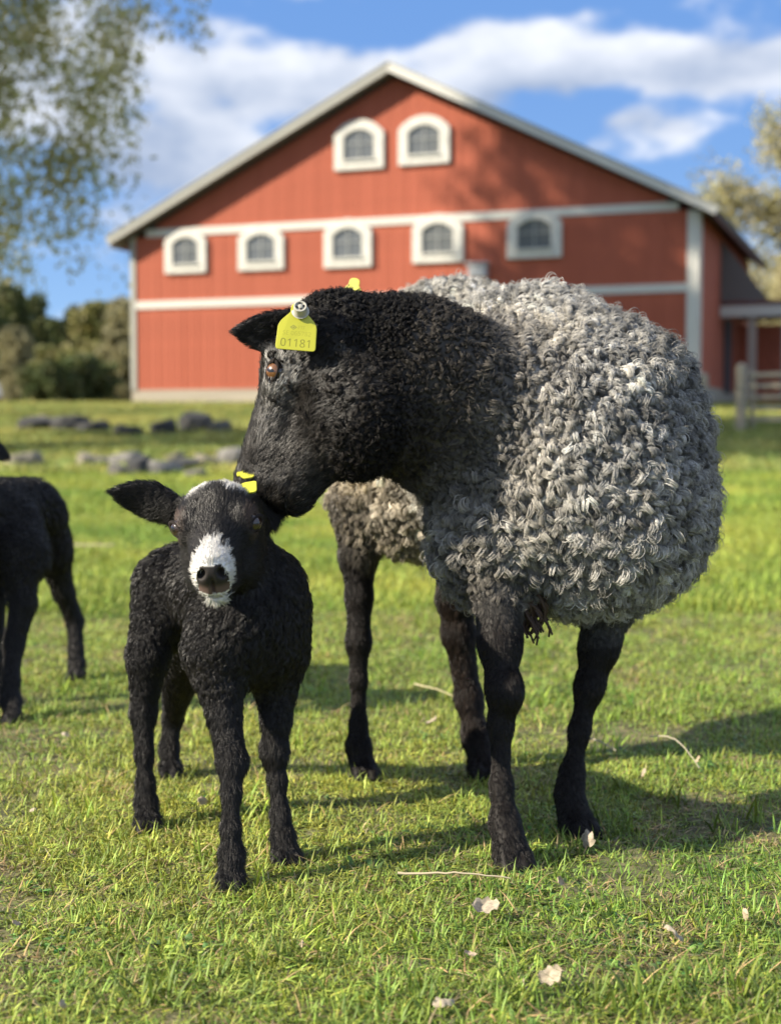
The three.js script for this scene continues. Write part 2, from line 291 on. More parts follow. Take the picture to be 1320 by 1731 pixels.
const limb = (s, a, b, r0, r1, R, bend = 0.12) => { const pts = []; const L = a.distanceTo(b), o = V(R() - 0.5, R() - 0.3, R() - 0.5).multiplyScalar(L * bend * 2); for (let k = 0; k <= 8; k++) { const t = k / 8; pts.push(a.clone().lerp(b, t).addScaledVector(o, Math.sin(t * Math.PI))); } s.tube(pts, r0, r1, 6); return pts; };
function tree({ name, pos, h, crown, seed, label, category = 'tree', colors, clump = 0.5, count = 900, leaf = 0.12, barkMat = bark, base = 0.25, shape = 'round', hang = 0, trunkR = 0.02, group, holes = 0.2 }) {
  const R = rng(seed), t = thing(name, pos, label, category, group), wood = new Soup(), sprays = [0, 1, 2, 3].map((k) => leafSpray(seed * 9 + k, 26, clump * 0.55, clump * (1 + hang), leaf)), lists = [[], [], [], []];
  const trunkPts = limb(wood, V(0, -0.1, 0), V((R() - 0.5) * h * 0.05, h * 0.96, (R() - 0.5) * h * 0.05), h * trunkR, h * 0.004, R, 0.02);
  const anchors = [];
  const nb = shape === 'cone' ? 46 : 34;
  for (let k = 0; k < nb; k++) {
    const f = base + (1 - base) * (k + R()) / nb * 0.97, tp = trunkPts[Math.min(8, Math.round(f * 8))], a = k * 2.4 + R(), prof = shape === 'cone' ? 1.02 - (f - base) / (1 - base) : Math.sqrt(Math.max(0.03, 1 - Math.pow(((f - base) / (1 - base) - 0.42) / 0.6, 2)));
    const L = crown * prof * (0.75 + R() * 0.4), rise = shape === 'cone' ? -0.18 : 0.35 - hang * 0.15;
    const start = V(tp.x, h * f, tp.z), end = start.clone().add(V(Math.cos(a) * L, L * rise, Math.sin(a) * L)), pts = limb(wood, start, end, h * trunkR * 0.35 * (1.1 - f), 0.008, R);
    for (let q = 3; q <= 8; q++) anchors.push([pts[q], L]);
  }
  for (let k = 0; k < count; k++) {
    const [p, L] = anchors[Math.floor(R() * anchors.length)], drop = hang ? Math.pow(R(), 1.3) * hang * 1.6 : 0;
    const q = p.clone().add(V((R() - 0.5) * clump * 1.5, (R() - 0.45) * clump - drop, (R() - 0.5) * clump * 1.5));
    if (ns(q.x / crown * 3 + seed, q.y / crown * 3, q.z / crown * 3) < holes - 0.42) continue;
    const s = 0.7 + R() * 0.7, c = colors[Math.floor(R() * colors.length)], v = 0.75 + R() * 0.5;
    lists[k % 4].push([new THREE.Matrix4().compose(q, new THREE.Quaternion().setFromEuler(new THREE.Euler((R() - 0.5) * 0.7, R() * 6.28, (R() - 0.5) * 0.7)), V(s, s, s)), [c[0] * v, c[1] * v, c[2] * v]]);
  }
  part('trunk', wood.geo(), barkMat, t);
  const cr = new THREE.Group(); cr.name = 'crown'; cr.userData.kind = 'stuff'; t.add(cr);
  lists.forEach((l, k) => scatter('leaf_spray', sprays[k], leafMat, l, cr));
  return t;
}
const onGround = (px, d) => { const p = at(px, 700, d); p.y = groundY(p.x, p.z); return p; };
tree({ name: 'birch_tree', pos: V(-8.3, 0.1, -21.5), h: 13, crown: 5.4, seed: 11, label: 'birch at the left with drooping twigs of young olive leaves against the sky', colors: [[0.47, 0.45, 0.19], [0.39, 0.40, 0.17], [0.52, 0.47, 0.24]], clump: 0.5, count: 6500, leaf: 0.085, barkMat: birchBark, base: 0.38, hang: 1.5, holes: 0.2 });
tree({ name: 'birch_tree', pos: V(20.6, 1.2, -58), h: 14.5, crown: 6.2, seed: 23, label: 'yellow green birch in spring leaf at the right edge behind the barn', colors: [[0.50, 0.47, 0.24], [0.46, 0.43, 0.22], [0.52, 0.46, 0.28]], clump: 0.9, count: 11000, leaf: 0.13, barkMat: birchBark, base: 0.06, hang: 0.8, holes: 0.22 });
{
  const dark = [[0.085, 0.12, 0.030], [0.12, 0.15, 0.040], [0.15, 0.165, 0.050]], olive = [[0.26, 0.26, 0.07], [0.20, 0.21, 0.06], [0.30, 0.27, 0.10]], tan = [[0.36, 0.33, 0.17], [0.31, 0.29, 0.15]];
  const list = [[-10, 130, 9.5, 3.6, 'spruce_tree', 'cone', dark, bark, 'dark spruce behind the cabin and the thin birch'], [108, 135, 7.2, 4.0, 'pine_tree', 'round', dark, bark, 'wide dark pine filling the gap in the far trees'], [190, 138, 8.8, 4.0, 'pine_tree', 'round', dark, bark, 'wide dark pine behind the pale trees at the barn corner'], [46, 128, 7.4, 4.0, 'pine_tree', 'round', dark, bark, 'wide low pine between the two dark pines'], [-40, 100, 9.0, 3.0, 'spruce_tree', 'cone', dark, bark, 'dark spruce at the far left edge beyond the cabin'], [22, 104, 9.6, 2.6, 'pine_tree', 'cone', dark, bark, 'broad dark pine rising over the cabin'], [62, 108, 9.4, 2.2, 'pine_tree', 'cone', dark, bark, 'second dark pine just right of the broad one'], [92, 112, 7.8, 2.2, 'spruce_tree', 'cone', dark, bark, 'short dark spruce left of the gap in the far trees'], [128, 106, 8.6, 1.5, 'spruce_tree', 'cone', [...dark, ...olive], bark, 'slender olive tinged spruce right of the gap in the far trees'], [152, 110, 8.2, 1.6, 'spruce_tree', 'cone', dark, bark, 'dark spruce between the slender one and the bare trees'], [176, 100, 7.8, 1.9, 'deciduous_tree', 'round', olive, bark, 'olive leafed tree left of the barn corner'], [204, 92, 7.6, 1.8, 'deciduous_tree', 'cone', tan, birchBark, 'pale tan barely leafed tree beside the barn corner'], [222, 90, 7.0, 1.6, 'deciduous_tree', 'round', tan, birchBark, 'pale tree touching the barn left wall'], [240, 120, 8, 2.4, 'spruce_tree', 'cone', dark, bark, 'dark spruce mostly hidden by the barn'],
    [66, 78, 3.6, 1.0, 'shrub', 'round', [[0.20, 0.19, 0.05]], bark, 'yellow green shrub standing before the dark pines'], [112, 70, 2.9, 1.5, 'shrub', 'round', olive, bark, 'round olive bush low before the far trees'], [140, 66, 2.4, 1.3, 'shrub', 'round', dark, bark, 'dark low bush left of the barn'], [84, 64, 2.0, 1.2, 'shrub', 'round', dark, bark, 'small dark bush beside the cabin'], [32, 74, 4.4, 0.8, 'birch_tree', 'round', tan, birchBark, 'thin pale trunked birch next to the cabin'],
    [1296, 75, 4.2, 0.8, 'juniper', 'cone', dark, bark, 'narrow dark juniper by the right edge'], [1345, 95, 8, 2.6, 'deciduous_tree', 'round', [[0.24, 0.2, 0.06], [0.2, 0.17, 0.07]], birchBark, 'yellowish tree behind the gate at the right edge']];
  list.forEach(([px, d, h, cr, name, shape, colors, b, label], i) => tree({ name, pos: onGround(px, d), h, crown: cr, seed: 100 + i, label, category: name.includes('shrub') ? 'shrub' : 'tree', colors, clump: Math.max(0.35, cr * 0.3), count: 650, leaf: Math.max(0.14, cr * 0.12), barkMat: b, base: name === 'shrub' ? 0.04 : shape === 'cone' ? 0.03 : 0.14, shape, holes: 0.15, trunkR: 0.018 }));
}
// the tree beyond the left of the picture whose crown shades the right of the barn
{
  const q = V(6.5, 4.9, -36.3), t = 33, s = q.clone().addScaledVector(SUN, t);
  tree({ name: 'tall_tree', pos: V(s.x, 0.2, s.z), h: s.y + 2.8, crown: 2.1, seed: 77, label: 'tall tree out of view at the left that shades the barn', colors: [[0.09, 0.1, 0.03], [0.07, 0.085, 0.025]], clump: 0.7, count: 800, leaf: 0.2, base: 0.68, holes: 0.40 });
}
// ------------------------------------------------------------------ animals: a body is the smooth union of tapered capsules and ellipsoids, meshed once
const smin = (a, b, k) => { const h = Math.max(k - Math.abs(a - b), 0) / k; return Math.min(a, b) - h * h * k * 0.25; };
class Body {
  constructor() { this.prims = []; this.cuts = []; this.bare = []; }
  cap(a, b, ra, rb, at = {}, k = 0.03) { const ab = b.clone().sub(a), L2 = ab.lengthSq(); this.prims.push({ at, k, r: Math.max(ra, rb) + ab.length() / 2, c: a.clone().add(b).multiplyScalar(0.5), d: (x, y, z) => { const px = x - a.x, py = y - a.y, pz = z - a.z; let t = (px * ab.x + py * ab.y + pz * ab.z) / L2; t = t < 0 ? 0 : t > 1 ? 1 : t; const dx = px - ab.x * t, dy = py - ab.y * t, dz = pz - ab.z * t; return Math.sqrt(dx * dx + dy * dy + dz * dz) - (ra + (rb - ra) * t); } }); return this; }
  chain(pts, at, k = 0.03) { for (let i = 0; i < pts.length - 1; i++) this.cap(pts[i][0], pts[i + 1][0], pts[i][1], pts[i + 1][1], at, k); return this; }
  ellFn(c, r, B) { const [X, Y, Z] = B ?? [V(1, 0, 0), V(0, 1, 0), V(0, 0, 1)]; return (x, y, z) => { const px = x - c.x, py = y - c.y, pz = z - c.z, u = (px * X.x + py * X.y + pz * X.z) / r.x, v = (px * Y.x + py * Y.y + pz * Y.z) / r.y, w = (px * Z.x + py * Z.y + pz * Z.z) / r.z, k0 = Math.sqrt(u * u + v * v + w * w), a = u / r.x, b = v / r.y, e = w / r.z, k1 = Math.sqrt(a * a + b * b + e * e); return k1 < 1e-9 ? -Math.min(r.x, r.y, r.z) : k0 * (k0 - 1) / k1; }; }
  ell(c, r, B, at = {}, k = 0.03) { this.prims.push({ at, k, r: Math.max(r.x, r.y, r.z), c, d: this.ellFn(c, r, B) }); return this; }
  cut(c, r, B, k = 0.004) { this.cuts.push({ k, c, r: Math.max(r.x, r.y, r.z), d: this.ellFn(c, r, B) }); return this; }
  // an ear: a curved leaf from its root to its tip
  ear(root, tip, up, width, thick, at, curl = 4) { const e = tip.clone().sub(root), L = e.length(); e.normalize(); const T = up.clone().addScaledVector(e, -up.dot(e)).normalize(), S = e.clone().cross(T); this.prims.push({ at, k: 0.012, r: L * 0.7, c: root.clone().lerp(tip, 0.5), d: (x, y, z) => { const px = x - root.x, py = y - root.y, pz = z - root.z, q = px * e.x + py * e.y + pz * e.z, w = px * S.x + py * S.y + pz * S.z, t = px * T.x + py * T.y + pz * T.z, u = clamp(q / L, 0, 1), hw = width * (u < 0.45 ? 0.62 + 0.38 * Math.sin(u / 0.45 * 1.5708) : Math.pow(Math.max(0, Math.cos((u - 0.45) / 0.55 * 1.5708)), 0.8)), ex = Math.max(q - L, -q, 0), wx = Math.max(Math.abs(w) - hw, 0), tt = t - curl * w * w + 0.006 * Math.sin(u * 3); return (Math.sqrt(ex * ex + wx * wx + tt * tt) - thick) * 0.8; } }); return this; }
  f(x, y, z) {
    let d = 1e3;
    for (const p of this.prims) { const dx = x - p.c.x, dy = y - p.c.y, dz = z - p.c.z, far = Math.sqrt(dx * dx + dy * dy + dz * dz) - p.r; if (far > d + p.k || far > 0.12) { if (far > 0.12 && far < d) d = Math.min(d, far); continue; } d = smin(d, p.d(x, y, z), p.k); }
    for (const c of this.cuts) { const dx = x - c.c.x, dy = y - c.c.y, dz = z - c.c.z; if (dx * dx + dy * dy + dz * dz > (c.r + 0.02) ** 2) continue; d = -smin(-d, c.d(x, y, z), c.k); }
    return d;
  }
  grad(x, y, z, out, e = 0.002) { const f = this.f.bind(this); return out.set(f(x + e, y, z) - f(x - e, y, z), f(x, y + e, z) - f(x, y - e, z), f(x, y, z + e) - f(x, y, z - e)).normalize(); }
  mesh(h) {                                                            // surface nets over the blocks the surface can cross
    const lo = V(1e3, 1e3, 1e3), hi = V(-1e3, -1e3, -1e3);
    for (const p of this.prims) { lo.min(p.c.clone().addScalar(-p.r - 0.03)); hi.max(p.c.clone().addScalar(p.r + 0.03)); }
    const B = 8, nx = Math.ceil((hi.x - lo.x) / h / B) * B, ny = Math.ceil((hi.y - lo.y) / h / B) * B, nz = Math.ceil((hi.z - lo.z) / h / B) * B, sx = nx + 1, sxy = sx * (ny + 1);
    const F = new Float32Array(sxy * (nz + 1)).fill(9), active = [];
    for (let bz = 0; bz < nz; bz += B) for (let by = 0; by < ny; by += B) for (let bx = 0; bx < nx; bx += B) {
      const d = this.f(lo.x + (bx + 4) * h, lo.y + (by + 4) * h, lo.z + (bz + 4) * h);
      if (Math.abs(d) > B * h * 1.25) continue;
      active.push([bx, by, bz]);
      for (let z = bz; z <= bz + B; z++) for (let y = by; y <= by + B; y++) for (let x = bx; x <= bx + B; x++) { const i = x + y * sx + z * sxy; if (F[i] === 9) F[i] = this.f(lo.x + x * h, lo.y + y * h, lo.z + z * h); }
    }
    const id = new Map(), P = [], Nn = [], I = [], n = V(), E12 = [[0, 1], [2, 3], [4, 5], [6, 7], [0, 2], [1, 3], [4, 6], [5, 7], [0, 4], [1, 5], [2, 6], [3, 7]];
    for (const [bx, by, bz] of active) for (let z = bz; z < bz + B; z++) for (let y = by; y < by + B; y++) for (let x = bx; x < bx + B; x++) {
      const i = x + y * sx + z * sxy, v = [F[i], F[i + 1], F[i + sx], F[i + sx + 1], F[i + sxy], F[i + sxy + 1], F[i + sxy + sx], F[i + sxy + sx + 1]];
      let m = 0; for (let k = 0; k < 8; k++) if (v[k] < 0) m++;
      if (m === 0 || m === 8) continue;
      let cx = 0, cy = 0, cz = 0, c = 0;
      for (const [a, b] of E12) { if ((v[a] < 0) === (v[b] < 0)) continue; const t = v[a] / (v[a] - v[b]); cx += (a & 1) + ((b & 1) - (a & 1)) * t; cy += ((a >> 1) & 1) + (((b >> 1) & 1) - ((a >> 1) & 1)) * t; cz += (a >> 2) + ((b >> 2) - (a >> 2)) * t; c++; }
      id.set(i, P.length / 3);
      const X = lo.x + (x + cx / c) * h, Y = lo.y + (y + cy / c) * h, Z = lo.z + (z + cz / c) * h;
      P.push(X, Y, Z); this.grad(X, Y, Z, n); Nn.push(n.x, n.y, n.z);
    }
    for (const i of id.keys()) for (const [s, u, w] of [[1, sx, sxy], [sx, sxy, 1], [sxy, 1, sx]]) {
      const a = F[i] < 0, b = F[i + s] < 0; if (a === b) continue;
      const q = [id.get(i), id.get(i - u), id.get(i - u - w), id.get(i - w)]; if (q.some((k) => k === undefined)) continue;
      if (a) I.push(q[0], q[1], q[2], q[0], q[2], q[3]); else I.push(q[0], q[2], q[1], q[0], q[3], q[2]);
    }
    const g = new THREE.BufferGeometry(); g.setAttribute('position', new THREE.Float32BufferAttribute(P, 3)); g.setAttribute('normal', new THREE.Float32BufferAttribute(Nn, 3)); g.setIndex(I); return g;
  }
  // what grows at a place: the shares of the parts near it
  coat(x, y, z, out) {
    let W0 = 0; out.flow.set(0, 0, 0); out.col = [0, 0, 0]; out.size = 0; out.kinds = {};
    let best = 1e3; const ds = this.prims.map((p) => { const dx = x - p.c.x, dy = y - p.c.y, dz = z - p.c.z; const far = Math.sqrt(dx * dx + dy * dy + dz * dz) - p.r; const d = far > 0.06 ? 9 : p.d(x, y, z); if (d < best) best = d; return d; });
    this.prims.forEach((p, i) => { if (ds[i] > best + 0.06) return; const w = Math.exp(-(ds[i] - best) / (p.at.soft ?? 0.012)), a = p.at; W0 += w; if (a.flow) out.flow.addScaledVector(a.flow, w); out.size += (a.size ?? 0.01) * w; const c = a.col ?? [0.02, 0.02, 0.02]; for (let k = 0; k < 3; k++) out.col[k] += c[k] * w; out.kinds[a.kind ?? 'hair'] = (out.kinds[a.kind ?? 'hair'] ?? 0) + w; });
    out.size /= W0; for (let k = 0; k < 3; k++) out.col[k] /= W0; for (const k in out.kinds) out.kinds[k] /= W0;
    return out;
  }
}
// ---- single locks, one unit long, root at the origin, +Y away from the skin, +X the way the coat lies
function lock(kind, seed) {
  const R = rng(seed * 31 + 7), s = new Soup();
  if (kind === 'curl' || kind === 'curlet') {
    const strands = kind === 'curl' ? 16 : 12, turn = (kind === 'curl' ? 4.8 : 4.2) + R() * 4.6, n = kind === 'curl' ? 17 : 11, total = kind === 'curl' ? 2.5 : 1.9, zd = (R() - 0.5) * 1.0, wide = kind === 'curl' ? 0.27 : 0.2, w1 = 4 + R() * 5;
    for (let i = 0; i < strands; i++) {
      const u = (R() - 0.5) * 2, zo = u * wide * (0.9 + R() * 0.3), stray = R() < 0.09 ? 1 : 0, ph = (R() - 0.5) * (0.26 + stray), tm = turn * (0.9 + R() * 0.2 - stray * 0.35), rad = (R() - 0.5) * 0.16, wp = R() * 6;
      let a = 1.45 + ph, x = rad, y = -0.12; const pts = [], L = total * (0.85 + R() * 0.25);
      for (let k = 0; k <= n; k++) { const t = k / n; pts.push(V(x, y + (1 - u * u) * 0.05, zo * (1 - 0.6 * t * t) + zd * t * t * 0.5 + 0.035 * t * Math.sin(wp + t * w1))); const ds = L / n * (1.15 - 0.45 * t); a -= tm / n * (0.35 + 1.1 * t); x += Math.cos(a) * ds; y += Math.sin(a) * ds; }
      s.tube(pts, kind === 'curl' ? 0.044 : 0.05, 0.014);
    }
  } else if (kind === 'wave') {
    const w0 = 5 + R() * 4, am = 0.07 + R() * 0.06;
    for (let i = 0; i < 8; i++) { const z0 = (R() - 0.5) * 0.42, ph = R() * 0.9, pts = [], L = 0.8 + R() * 0.4, y0 = -0.05 + (R() - 0.5) * 0.05; for (let k = 0; k <= 8; k++) { const t = k / 8; pts.push(V(t * L * 0.95 + am * Math.sin(ph + t * w0) * 0.7, y0 + 0.42 * Math.sin(Math.min(t * 2.2, 1.9)) * 0.6 + am * Math.cos(ph + t * w0) * t, z0 * (1 - 0.5 * t) + am * Math.sin(t * w0 + seed) * 1.1)); } s.tube(pts, 0.034, 0.006); }
  } else {
    for (let i = 0; i < 7; i++) { const z0 = (R() - 0.5) * 0.75, x0 = (R() - 0.5) * 0.6, L = 0.8 + R() * 0.45, sp = (R() - 0.5) * 0.4, up = 0.24 + R() * 0.16, pts = []; for (let k = 0; k <= 3; k++) { const t = k / 3; pts.push(V(x0 + t * L, -0.04 + up * Math.sin(t * 1.7), z0 + sp * t * t)); } s.tube(pts, 0.042, 0.006); }
  }
  return s.geo();
}
const LOCKS = {}; const lockOf = (kind, v) => LOCKS[kind + v] ??= lock(kind, v + 1);
const hairMat = { curl: phys([1, 1, 1], 0.62, { specularIntensity: 0.55, sheen: 0.25, sheenRoughness: 0.5, sheenColor: new THREE.Color(0.9, 0.85, 0.75) }), hair: phys([1, 1, 1], 0.40, { specularIntensity: 0.8 }) };
hairMat.curlet = phys([1, 1, 1], 0.5, { specularIntensity: 0.4 }); hairMat.wave = phys([1, 1, 1], 0.38, { specularIntensity: 0.85 });
// the staple that a lock belongs to: the nearest of points jittered on a grid
const h3 = (x, y, z) => { let h = (x * 374761393 + y * 668265263 + z * 1440662683) | 0; h = Math.imul(h ^ (h >>> 13), 1274126177); return ((h ^ (h >>> 16)) >>> 0) / 4294967296; };
function staple(p, s) { const X = Math.floor(p.x / s), Y = Math.floor(p.y / s), Z = Math.floor(p.z / s); let best = 9, r = null; for (let i = -1; i < 2; i++) for (let j = -1; j < 2; j++) for (let k = -1; k < 2; k++) { const x = X + i, y = Y + j, z = Z + k, cx = (x + h3(x, y, z)) * s, cy = (y + h3(x + 51, y, z)) * s, cz = (z + h3(x, y + 97, z)) * s, d = Math.hypot(p.x - cx, p.y - cy, p.z - cz); if (d < best) { best = d; r = [cx, cy, cz, h3(x, y, z + 13)]; } } return r; }
const PARTNAME = { curl: 'fleece', curlet: 'neck_wool', wave: 'wavy_coat', hair: 'short_hair' };
function grow(body, geo, root, base, seed, dens, tint, jitter) {
  const R = rng(seed), p = geo.attributes.position, nn = geo.attributes.normal, ix = geo.index, areas = [], a = V(), b = V(), c = V(), n = V(), out = { flow: V() }, lists = {};
  let total = 0; for (let i = 0; i < ix.count; i += 3) { a.fromBufferAttribute(p, ix.getX(i)); b.fromBufferAttribute(p, ix.getX(i + 1)).sub(a); c.fromBufferAttribute(p, ix.getX(i + 2)).sub(a); total += b.cross(c).length() / 2; areas.push(total); }
  const most = Math.max(...Object.values(dens)), N = Math.round(total * most), X = V(), Z = V(); let count = 0;
  for (let k = 0, tri = 0; k < N; k++) {
    const goal = (k + R()) / N * total; while (tri < areas.length - 1 && areas[tri] < goal) tri++;
    let u = R(), v = R(); if (u + v > 1) { u = 1 - u; v = 1 - v; }
    const [i0, i1, i2] = [ix.getX(tri * 3), ix.getX(tri * 3 + 1), ix.getX(tri * 3 + 2)];
    a.fromBufferAttribute(p, i0).multiplyScalar(1 - u - v).addScaledVector(b.fromBufferAttribute(p, i1), u).addScaledVector(c.fromBufferAttribute(p, i2), v);
    n.fromBufferAttribute(nn, i0).multiplyScalar(1 - u - v).addScaledVector(b.fromBufferAttribute(nn, i1), u).addScaledVector(c.fromBufferAttribute(nn, i2), v).normalize();
    const r1 = R(), r2 = R(), r3 = R(), r4 = R();
    let skip = false; for (const s of body.bare) if (a.distanceTo(s[0]) < s[1]) skip = true; if (skip || (body.nude && body.nude(a))) continue;
    body.coat(a.x, a.y, a.z, out);
    let kind = null, acc = 0; for (const q in out.kinds) { acc += out.kinds[q]; if (r1 <= acc + 1e-9) { kind = q; break; } }
    if (kind === 'curl' && out.kinds.curl < 0.3) continue; if (!kind || kind === 'bare' || r2 > dens[kind] / most * (kind === 'curl' ? Math.min(1, Math.pow(0.0100 / out.size, 1.5)) : 1)) continue;
    const col = tint(a, n, out, kind, r3); let size = out.size * (0.75 + 0.5 * r4); if (col.size) size *= col.size;
    X.copy(out.flow); const sp = jitter[kind] ?? 0.3, ang = (R() - 0.5) * 2 * sp; X.addScaledVector(n, -X.dot(n)); if (X.lengthSq() < 1e-6) X.set(0.3, -1, 0.1).addScaledVector(n, n.y); X.normalize().applyAxisAngle(n, ang); Z.crossVectors(X, n).normalize();
    if (kind === 'hair' || kind === 'wave') { const l = (R() - 0.5) * 0.25; b.copy(n).addScaledVector(X, l).normalize(); } else b.copy(n).addScaledVector(X, (R() - 0.35) * 0.7).addScaledVector(Z, (R() - 0.5) * 0.5).normalize();
    if (kind === 'curl' && out.kinds.curl > 0.6) { const [cx, cy, cz, cd] = staple(a, 0.0185); c.set(a.x - cx, a.y - cy, a.z - cz); c.addScaledVector(n, -c.dot(n)); const q = Math.min(1, c.length() / 0.0110); b.addScaledVector(c, -62).normalize(); a.addScaledVector(n, 0.0095 * (1 - q * q) - 0.002); out.dip = cd; }
    X.crossVectors(b, Z).normalize(); Z.crossVectors(X, b);
    const m = new THREE.Matrix4().makeBasis(X, b, Z); m.scale(V(size, size, size * (0.8 + R() * 0.4))); m.setPosition(a.x - base.x, a.y - base.y, a.z - base.z);
    const va = Math.floor(R() * 6); (lists[kind] ??= [[], [], [], [], [], []])[va].push([m, col.c]); count++;
  }
  for (const kind in lists) { const g = new THREE.Group(); g.name = PARTNAME[kind]; g.userData.kind = 'stuff'; root.add(g); lists[kind].forEach((l, v) => scatter('lock', lockOf(kind, v), hairMat[kind], l, g)); }
  console.log(root.name, 'locks', count, 'triangles', ix.count / 3, 'area', total.toFixed(2));
}
function paintBody(geo, body, tint, base, k = 0.7) {
  const p = geo.attributes.position, n = geo.attributes.normal, c = new Float32Array(p.count * 3), a = V(), b = V(), out = { flow: V() };
  for (let i = 0; i < p.count; i++) { a.fromBufferAttribute(p, i); b.fromBufferAttribute(n, i); body.coat(a.x, a.y, a.z, out); let kind = 'hair', w = 0; for (const q in out.kinds) if (out.kinds[q] > w) { w = out.kinds[q]; kind = q; } const t = tint(a, b, out, kind, 0.5).c; for (let q = 0; q < 3; q++) c[i * 3 + q] = t[q] * (kind === 'bare' ? 1 : k); p.setXYZ(i, a.x - base.x, a.y - base.y, a.z - base.z); }
  geo.setAttribute('color', new THREE.BufferAttribute(c, 3));
}
const skinMat = phys([1, 1, 1], 0.6, { vertexColors: true, specularIntensity: 0.4 });
// ---- head in its own frame: F along the face from the poll to the nose, U out of the forehead, S to the animal's left; L the length of the head
function head(body, O, F, U, L, o) {
  F = F.clone().normalize(); U = U.clone().addScaledVector(F, -U.dot(F)).normalize(); const S = U.clone().cross(F).normalize(); if (o.flipS) S.negate();
  const at3 = (f, u, s) => O.clone().addScaledVector(F, f * L).addScaledVector(U, u * L).addScaledVector(S, s * L), B = [F, U, S], r = (a, b, c) => V(a * L, b * L, c * L);
  const fl = F.clone().negate().addScaledVector(U, -0.25), hair = { kind: 'hair', size: o.hair ?? 0.010, flow: fl, col: o.col, soft: 0.008 }, k = 0.12 * L, w = o.wide ?? 1;
  body.ell(at3(0.16, -0.02, 0), r(0.29, o.cran ?? 0.24, 0.235 * w), B, hair, k);
  if (o.crown) body.ell(at3(-0.02, -0.05, 0), r(0.18, 0.205, 0.20), B, o.crown, k);
  body.cap(at3(0.28, -0.02, 0), at3(0.9, 0.0, 0), (o.m0 ?? 0.22) * L, (o.m1 ?? 0.135) * L, hair, k);
  body.cap(at3(0.28, -0.28, 0), at3(0.9, -0.17, 0), (o.j0 ?? 0.18) * L, (o.j1 ?? 0.105) * L, hair, k);
  for (const s of [-1, 1]) {
    body.ell(at3(0.36, -0.25, 0.12 * s * w), r(0.25, 0.21, 0.12), B, hair, k);
    body.ell(at3(o.ef - 0.02, o.eu + 0.02, (o.es - 0.055) * s), r(0.15, 0.10, 0.078), B, hair, k * 0.9);   // brow and orbit
    body.ell(at3(0.93, -0.01, 0.055 * s), r(0.10, 0.085, 0.07), B, { ...hair, kind: o.noseBare ? 'bare' : 'hair', size: (o.hair ?? 0.01) * 0.6, col: o.nose ?? o.col }, k * 0.4);
    if (o.sculpt) { body.cut(at3(0.60, -0.075, 0.265 * s), r(0.17, 0.075, 0.10), B, 0.016); body.cut(at3(0.50, 0.20, 0.20 * s), r(0.2, 0.07, 0.09), B, 0.014); }
    body.cut(at3(1.015, 0.015, 0.072 * s), r(0.045, 0.028, 0.03), [F.clone().addScaledVector(S, 0.5 * s).normalize(), U.clone().addScaledVector(S, 0.6 * s).normalize(), S], 0.003);
  }
  body.ell(at3(0.93, -0.13, 0), r(0.085, 0.075, 0.085), B, hair, k * 0.4);
  body.ell(at3(0.91, -0.215, 0), r(0.095, 0.052, 0.07), B, hair, k * 0.35);
  body.cut(at3(0.99, -0.19, 0), r(0.16, 0.011, 0.16), B, 0.004);
  body.cut(at3(1.03, -0.09, 0), r(0.035, 0.07, 0.008), B, 0.004);
  const eyes = [];
  for (const s of [-1, 1]) { const c = at3(o.ef, o.eu, o.es * s), out = S.clone().multiplyScalar(s).addScaledVector(F, o.eyeF ?? 0.35).addScaledVector(U, o.eyeU ?? 0.15).normalize(), tx = F.clone().addScaledVector(out, -F.dot(out)).normalize(), ty = out.clone().cross(tx); body.cut(c.clone().addScaledVector(out, o.er * 0.75), V(o.er * 1.12, o.er * 0.72, o.er * 0.95), [tx, ty, out], 0.003); body.bare.push([c.clone().addScaledVector(out, o.er * 0.55), o.er * 0.98]); eyes.push([c, out, tx, s]); }
  return { at3, F, U, S, eyes };
}
const eyeTexture = (iris, pupilW, pupilH) => { const cv = document.createElement('canvas'); cv.width = cv.height = 256; const c = cv.getContext('2d'); c.fillStyle = '#1a0c06'; c.fillRect(0, 0, 256, 256); c.fillStyle = iris[0]; c.beginPath(); c.arc(128, 128, 104, 0, 7); c.fill(); const R = rng(3); for (let k = 0; k < 260; k++) { const a = R() * 6.283; c.strokeStyle = iris[1 + k % 2]; c.lineWidth = 1.5; c.beginPath(); c.moveTo(128 + Math.cos(a) * 30, 128 + Math.sin(a) * 30); c.lineTo(128 + Math.cos(a) * (60 + R() * 44), 128 + Math.sin(a) * (60 + R() * 44)); c.stroke(); } c.fillStyle = '#050303'; c.beginPath(); c.ellipse(128, 128, pupilW, pupilH, 0, 0, 7); c.fill(); const t = new THREE.CanvasTexture(cv); t.colorSpace = THREE.SRGBColorSpace; return t; };
